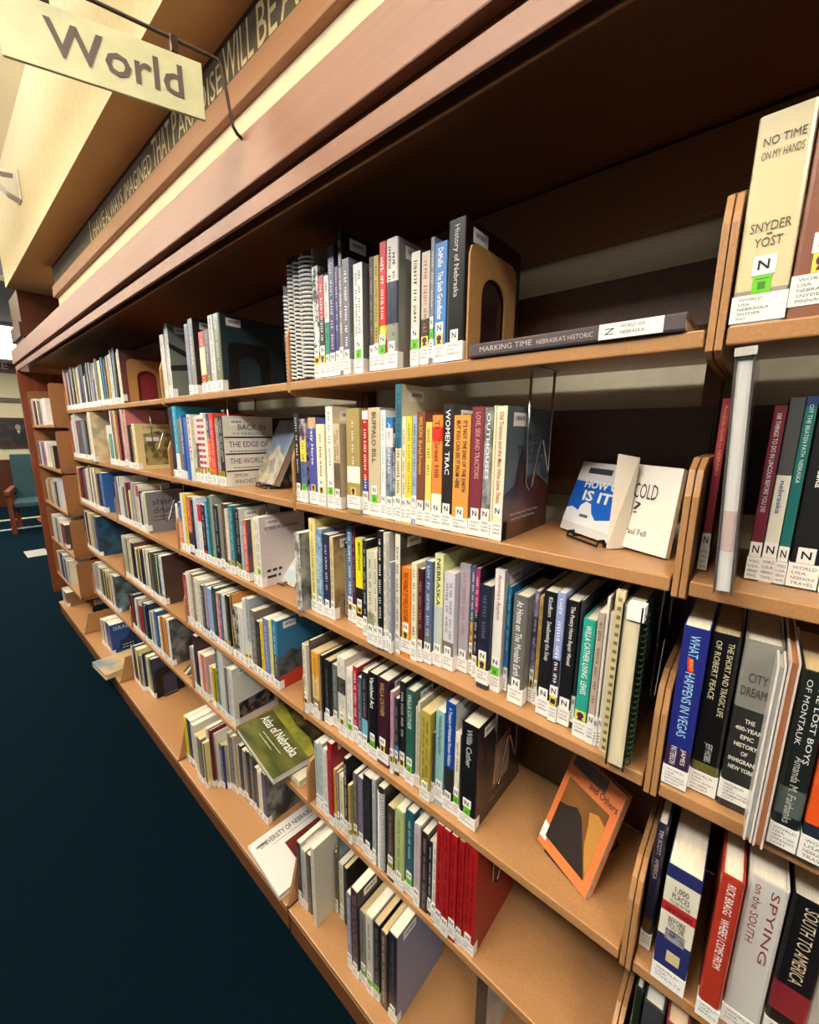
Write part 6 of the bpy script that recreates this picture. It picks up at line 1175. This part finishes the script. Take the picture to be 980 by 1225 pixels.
# atlas and the book under it, fifth shelf of the second bay
r, cv = slab('hardback_book', (-1.33, .012, ZS[4] + .0005), 'cream book lying under the green atlas, fifth shelf, second bay', 'book', .345, .215, .026, mat('d6d0b8', .4), PAGES, 0)
m = MB(); m.box(.262, .306, -.0008, .015, .002, .024); m.build('call_number_label', WHITE, r)
ra = math.radians(-6.5)
r, cv = slab('hardback_book', (-1.368, -.020, ZS[4] + .0275), 'green landscape atlas lying flat on top of a cream book, fifth shelf', 'book', .335, .27, .030, noisy('3f4626', '6a6a34', 7, .3, .3, .35, .65, (1, 3, 1)), mat('d8d6d0', .7), ra, 'x0')
m = MB(); m.text('Atlas of Nebraska', (.022, .088, .0306), (1, 0, 0), (0, 1, 0), .036, .270, bold=.006); m.build('title_lettering', mat('f0eee6', .4), cv)
m = MB(); dashes(m, (.10, .066, .0306), (1, 0, 0), (0, 1, 0), .005, .15); dashes(m, (.10, .050, .0306), (1, 0, 0), (0, 1, 0), .005, .11); m.build('subtitle_lettering', mat('c8c8b0', .4), cv)
m = MB(); m.add([(.002, .268, .0304), (.333, .268, .0304), (.333, .165, .0304), (.25, .185, .0304), (.15, .180, .0304), (.05, .195, .0304), (.002, .2, .0304)], [tuple(range(7))[::-1]]); m.build('cover_picture', noisy('2a2418', '6a5630', 14, .35, .2, .4, .6), cv)
m = MB(); m.add([(.002, .21, .0303), (.333, .19, .0303), (.333, .135, .0303), (.002, .15, .0303)], [tuple(range(4))[::-1]]); m.build('grass_band', noisy('7c7c2c', '9a9438', 20, .35, .2), cv)
# university book lying on the base shelf, second bay
r, cv = slab('hardback_book', (-1.190, -.093, ZS[5] + .0005), 'large white book lying flat beside the bracket on the base shelf, second bay', 'book', .236, .265, .022, mat('dcd9d4', .35, .2), PAGES, math.radians(-3.5), 'y0')
m = MB(); m.text('UNIVERSITY OF NEBRASKA', (.048, .030, .0226), (0, 1, 0), (-1, 0, 0), .023, .228, bold=.012); m.build('title_lettering', mat('2a2422', .5), cv)
m = MB(); dashes(m, (.062, .07, .0226), (0, 1, 0), (-1, 0, 0), .004, .18); m.build('subtitle_lettering', mat('6a6462', .5), cv)
m = MB(); m.add([(.085, .105, .0225), (.234, .105, .0225), (.234, .263, .0225), (.085, .263, .0225)], [(0, 1, 2, 3)]); m.build('cover_picture', noisy('5a1c1a', '7a2a22', 10, .4, .2), cv)
m = MB(); m.box(.028, .036, .02, .06, .0218, .0226); m.build('barcode_label', mat('777478', .5), cv)
# open white books leaning, fifth shelf, third bay
r = empty('paperback_book', (-1.995, .02, ZS[4] + .0006), 'white-paged book fallen against the row, fifth shelf, third bay', 'book')
m = MB(); m.prism([(0, 0), (.015, 0), (.135, .105), (.128, .115), (.004, .012)], 'y', 0, .19); m.build('pages', mat('dcdad4', .7), r)
m = MB(); m.prism([(-.003, .010), (.128, .118), (.126, .121), (-.006, .013)], 'y', -.002, .195); m.build('cover', BLACKM, r)
r = empty('paperback_book', (-1.955, .02, ZS[4] + .0006), 'grey booklet slumped beneath a fallen white book, fifth shelf, third bay', 'book')
m = MB(); m.prism([(0, 0), (.018, 0), (.095, .058), (.088, .066)], 'y', 0, .17); m.build('pages', mat('9a9490', .7), r)
# landscape-painting book overhanging the base shelf, fourth bay
r, cv = slab('hardback_book', (-3.11, -.165, ZS[5] + .0005), 'blue and tan painted-cover book overhanging the base shelf, fourth bay', 'book', .25, .33, .034, noisy('7c8c94', 'c4a678', 6, .35, .2, .4, .6), mat('c8ba92', .7), math.radians(4), 'x0')
# fore-edge-out books
def foreedge(X, Y, z, w, h, d, lab, cov, pg, lean=0.0):
    r = empty('paperback_book', (X, Y, z + .0005), lab, 'book')
    r.rotation_euler = (0, lean, 0)
    c = .0022; m = MB(); m.prism([(0, -.004), (c, -.004), (c, d - c), (w - c, d - c), (w - c, -.004), (w, -.004), (w, d), (0, d)], 'z', 0, h); cv = m.build('cover', cov, r)
    m = MB(); m.box(c + .0003, w - c - .0003, 0, d - c - .002, .003, h - .004); m.build('pages', pg, r)
    return r, cv
r, cv = foreedge(-.052, -.012, ZS[2], .027, .275, .262, 'dark green spiral book turned fore-edge outward, last on the third shelf', mat('141c14', .22, .5), mat('d8ccae', .7))
m = MB()
for i in range(26):
    zc = .012 + i * .010; m.tube([(.0275 + .0045 * math.sin(math.pi * k / 5), .014 + .008 * math.cos(math.pi * k / 5), zc - .004 * k / 5) for k in range(6)], .0016, 5)
m.build('coil', mat('1e3a26', .35), r)
m = MB(); m.box(.006, .029, -.004, .016, .252, .2765); m.build('call_number_label', WHITE, r)
r, cv = foreedge(.050, -.028, ZS[1], .019, .292, .20, 'grey plastic-jacketed book turned fore-edge outward, second shelf, rightmost bay', mat('4a4644', .2, .6), mat('c9c9c8', .6), -.05)
m = MB(); m.box(-.0006, .0196, -.006, .012, .284, .2935); m.build('jacket_fold', mat('bdb9b2', .3, .4), r)
m = MB(); m.box(.003, .0155, -.0006, .001, .055, .105); m.build('page_stamp', mat('b8a2a2', .6), r)
r, cv = foreedge(.1215, -.024, ZS[2] - .0, .0085, .252, .19, 'white magazine leaning fore-edge outward, third shelf, rightmost bay', mat('d8d4d0', .3, .3), mat('c2c0bc', .6))
r, cv = foreedge(.1310, -.026, ZS[2] - .0, .0100, .262, .19, 'orange-edged magazine leaning fore-edge outward, third shelf, rightmost bay', mat('c9bcb4', .3, .3), mat('b87850', .6))
# tops of books on the fifth shelf of the right bay, and one at the base under the red volumes
for X, w, h, c, pc, lab in ((.030, .012, .275, '18241c', 'd0ccc4', 'dark green book showing its top at the lower right corner, fifth shelf'), (.044, .030, .262, '3a3c40', 'd0ccc6', 'white-topped grey hardback, fifth shelf of rightmost bay, second from left'), (.078, .03, .255, '8a3a44', 'd8bc98', 'tan-topped maroon book, fifth shelf of rightmost bay, third from left')):
    r = empty('hardback_book', (X, .012, ZS[4] + .0005), lab, 'book'); m = MB(); t = cover_shape(m, w, .17, h, True, [])
    m.build('cover', [mat(c, .3, .3), mat(c, .3, .3)], r); m = MB(); m.box(t + .0003, w - t - .0003, .006, .167, .003, h - .004); m.build('pages', mat(pc, .7), r)
r = empty('paperback_book', (-.285, .035, ZS[5] + .0005), 'pale blue-grey book standing under the fifth shelf near the bottom edge', 'book'); m = MB(); t = cover_shape(m, .03, .20, .285, False, [])
m.build('cover', [BLACKM, noisy('8f9da2', 'b4bfc0', 9, .3, .2)], r); m = MB(); m.box(t + .0003, .03 - t - .0003, .004, .199, .001, .2845); m.build('pages', PAGES, r)
tag(r, r['label'], 'book')
# ------------------------------------------------------------ unseen aisle lights, hung form made up to throw light upward
for i, (lx, ly, lp) in enumerate(LAMPS):
    r = empty('ceiling_light', (lx, ly, 3.5), 'unseen white linear light, added hanging over the aisle, %s' % ['by the far wall', 'second from the far wall', 'in the middle of the row', 'beside the nearest bay', 'behind the photographer'][i], 'ceiling light', 'added hung lights over the aisle')
    m = MB()
    for a in ((-.62, -.58, -.17, .17), (.58, .62, -.17, .17), (-.58, .58, -.17, -.155), (-.58, .58, .155, .17)): m.box(*a, -.54, -.45)
    m.build('frame', WHITE, r); m = MB(); m.box(-.58, .58, -.155, .155, -.50, -.49); m.build('diffuser', emit('fff2dc', 1.6), r)
    for e in (-.5, .5):
        m = MB(); m.tube([(e, 0, -.49), (e, 0, 0)], .004); m.build('hanger', STEEL, r)
# ------------------------------------------------------------ the far end of the room
struct('wall_far', bx(-12.3, -12.2, -6.0, 3.2, 0, 3.5), mat('d8cda6', .8), 'cream far wall', 'wall')
struct('baseboard_far', bx(-12.2, -12.16, -6.0, 3.2, 0, 1.0), WOODD, 'dark wood wainscot on the far wall', 'wainscot')
struct('trim_12', bx(-12.2, -12.17, -6.0, 3.2, 2.19, 2.29), mat('5a4a40', .5), 'dark rail along the far wall', 'trim')
struct('trim_13', bx(-12.2, -12.14, -6.0, 3.2, 2.80, 3.10), noisy('5a1e1a', '66261f', 8, .5), 'red-brown sign band on the far wall', 'trim')
struct('ceiling_2', bx(-12.3, -5.5, -0.05, 3.2, 3.0, 3.05), mat('d4d2cc', .8), 'white ceiling at the far end', 'ceiling')
m = MB(); m.text('LE', (-12.135, .40, 2.87), (0, 1, 0), (0, 0, 1), .13, .20); tag(m.build('sign_lettering', mat('d8ccc0', .5)), 'pale letters LE on the red-brown band of the far wall', 'lettering')
r = empty('framed_picture', (-12.195, .62, 1.24), 'dark framed portrait painting on the far wall', 'picture')
m = MB()
for a in ((-.52, .36, 0, .05), (-.52, .36, .59, .64), (-.52, -.47, .05, .59), (.31, .36, .05, .59)): m.box(.0, .04, a[0], a[1], a[2], a[3])
m.build('frame', mat('4a2a18', .4), r); m = MB(); m.box(0, .015, -.47, .31, .05, .59); m.build('painting', noisy('120e0c', '3c2c22', 8, .5, 0, .45, .7), r)
m = MB(); n_ = 10
m.add([(.017, -.02 + .045 * math.cos(2 * math.pi * i / n_), .44 + .065 * math.sin(2 * math.pi * i / n_)) for i in range(n_)], [tuple(range(n_))]); m.build('painted_figure', mat('a08876', .5), r); m = MB(); m.add([(.0165, -.045, .37), (.0165, -.02, .30), (.0165, .01, .375)], [(0, 1, 2)]); m.build('painted_collar', mat('c8c4ba', .5), r)
for lx, ly in ((-8.3, .30), (-10.6, .45)):
    r = empty('ceiling_light', (lx, ly, 3.0), 'bright far ceiling light panel, %s' % ('nearer one' if lx > -9 else 'farther one'), 'ceiling light')
    m = MB(); m.box(-.65, .65, -.32, .32, -.03, 0); m.build('frame', WHITE, r); m = MB(); m.box(-.6, .6, -.28, .28, -.036, -.03); m.build('diffuser', emit('fffaf0', 6.0), r)
m = MB(); m.box(-7.4, -7.0, -.05, .17, 0.0, .006)
tag(m.build('floor_outlet_cover', mat('b8b6ac', .4), bevel=.01), 'pale rectangular floor outlet cover set in the far carpet', 'floor cover')
UPH = noisy('1c3a40', '254a50', 60, .8)
def armchair(x, y, rz, label):
    r = empty('armchair', (x, y, 0), label, 'chair', None, rz)
    m = MB(); m.prism([(-.28, .42), (.28, .40), (.28, .52), (-.26, .50)], 'x', -.27, .27); m.build('seat', UPH, r, .02)
    m = MB(); m.prism([(.22, .50), (.32, .48), (.42, 1.22), (.34, 1.24)], 'x', -.29, .29); m.build('backrest', UPH, r, .02)
    for s in (-1, 1):
        m = MB(); m.prism([(-.34, .62), (-.34, .70), (.34, .72), (.34, .64)], 'x', s * .30 - .035, s * .30 + .035); m.build('armrest', WOOD, r, .008)
        m = MB(); m.box(s * .30 - .028, s * .30 + .028, -.30, -.22, 0, .63); m.build('leg', WOOD, r)
        m = MB(); m.prism([(.24, .63), (.30, .63), (.36, 0), (.29, 0)], 'x', s * .30 - .028, s * .30 + .028); m.build('leg', WOOD, r)
        m = MB(); m.box(s * .30 - .02, s * .30 + .02, -.22, .28, .32, .42); m.build('side_rail', WOOD, r)
armchair(-9.0, .36, math.radians(78), 'dark teal armchair with wooden arms by the far wall')
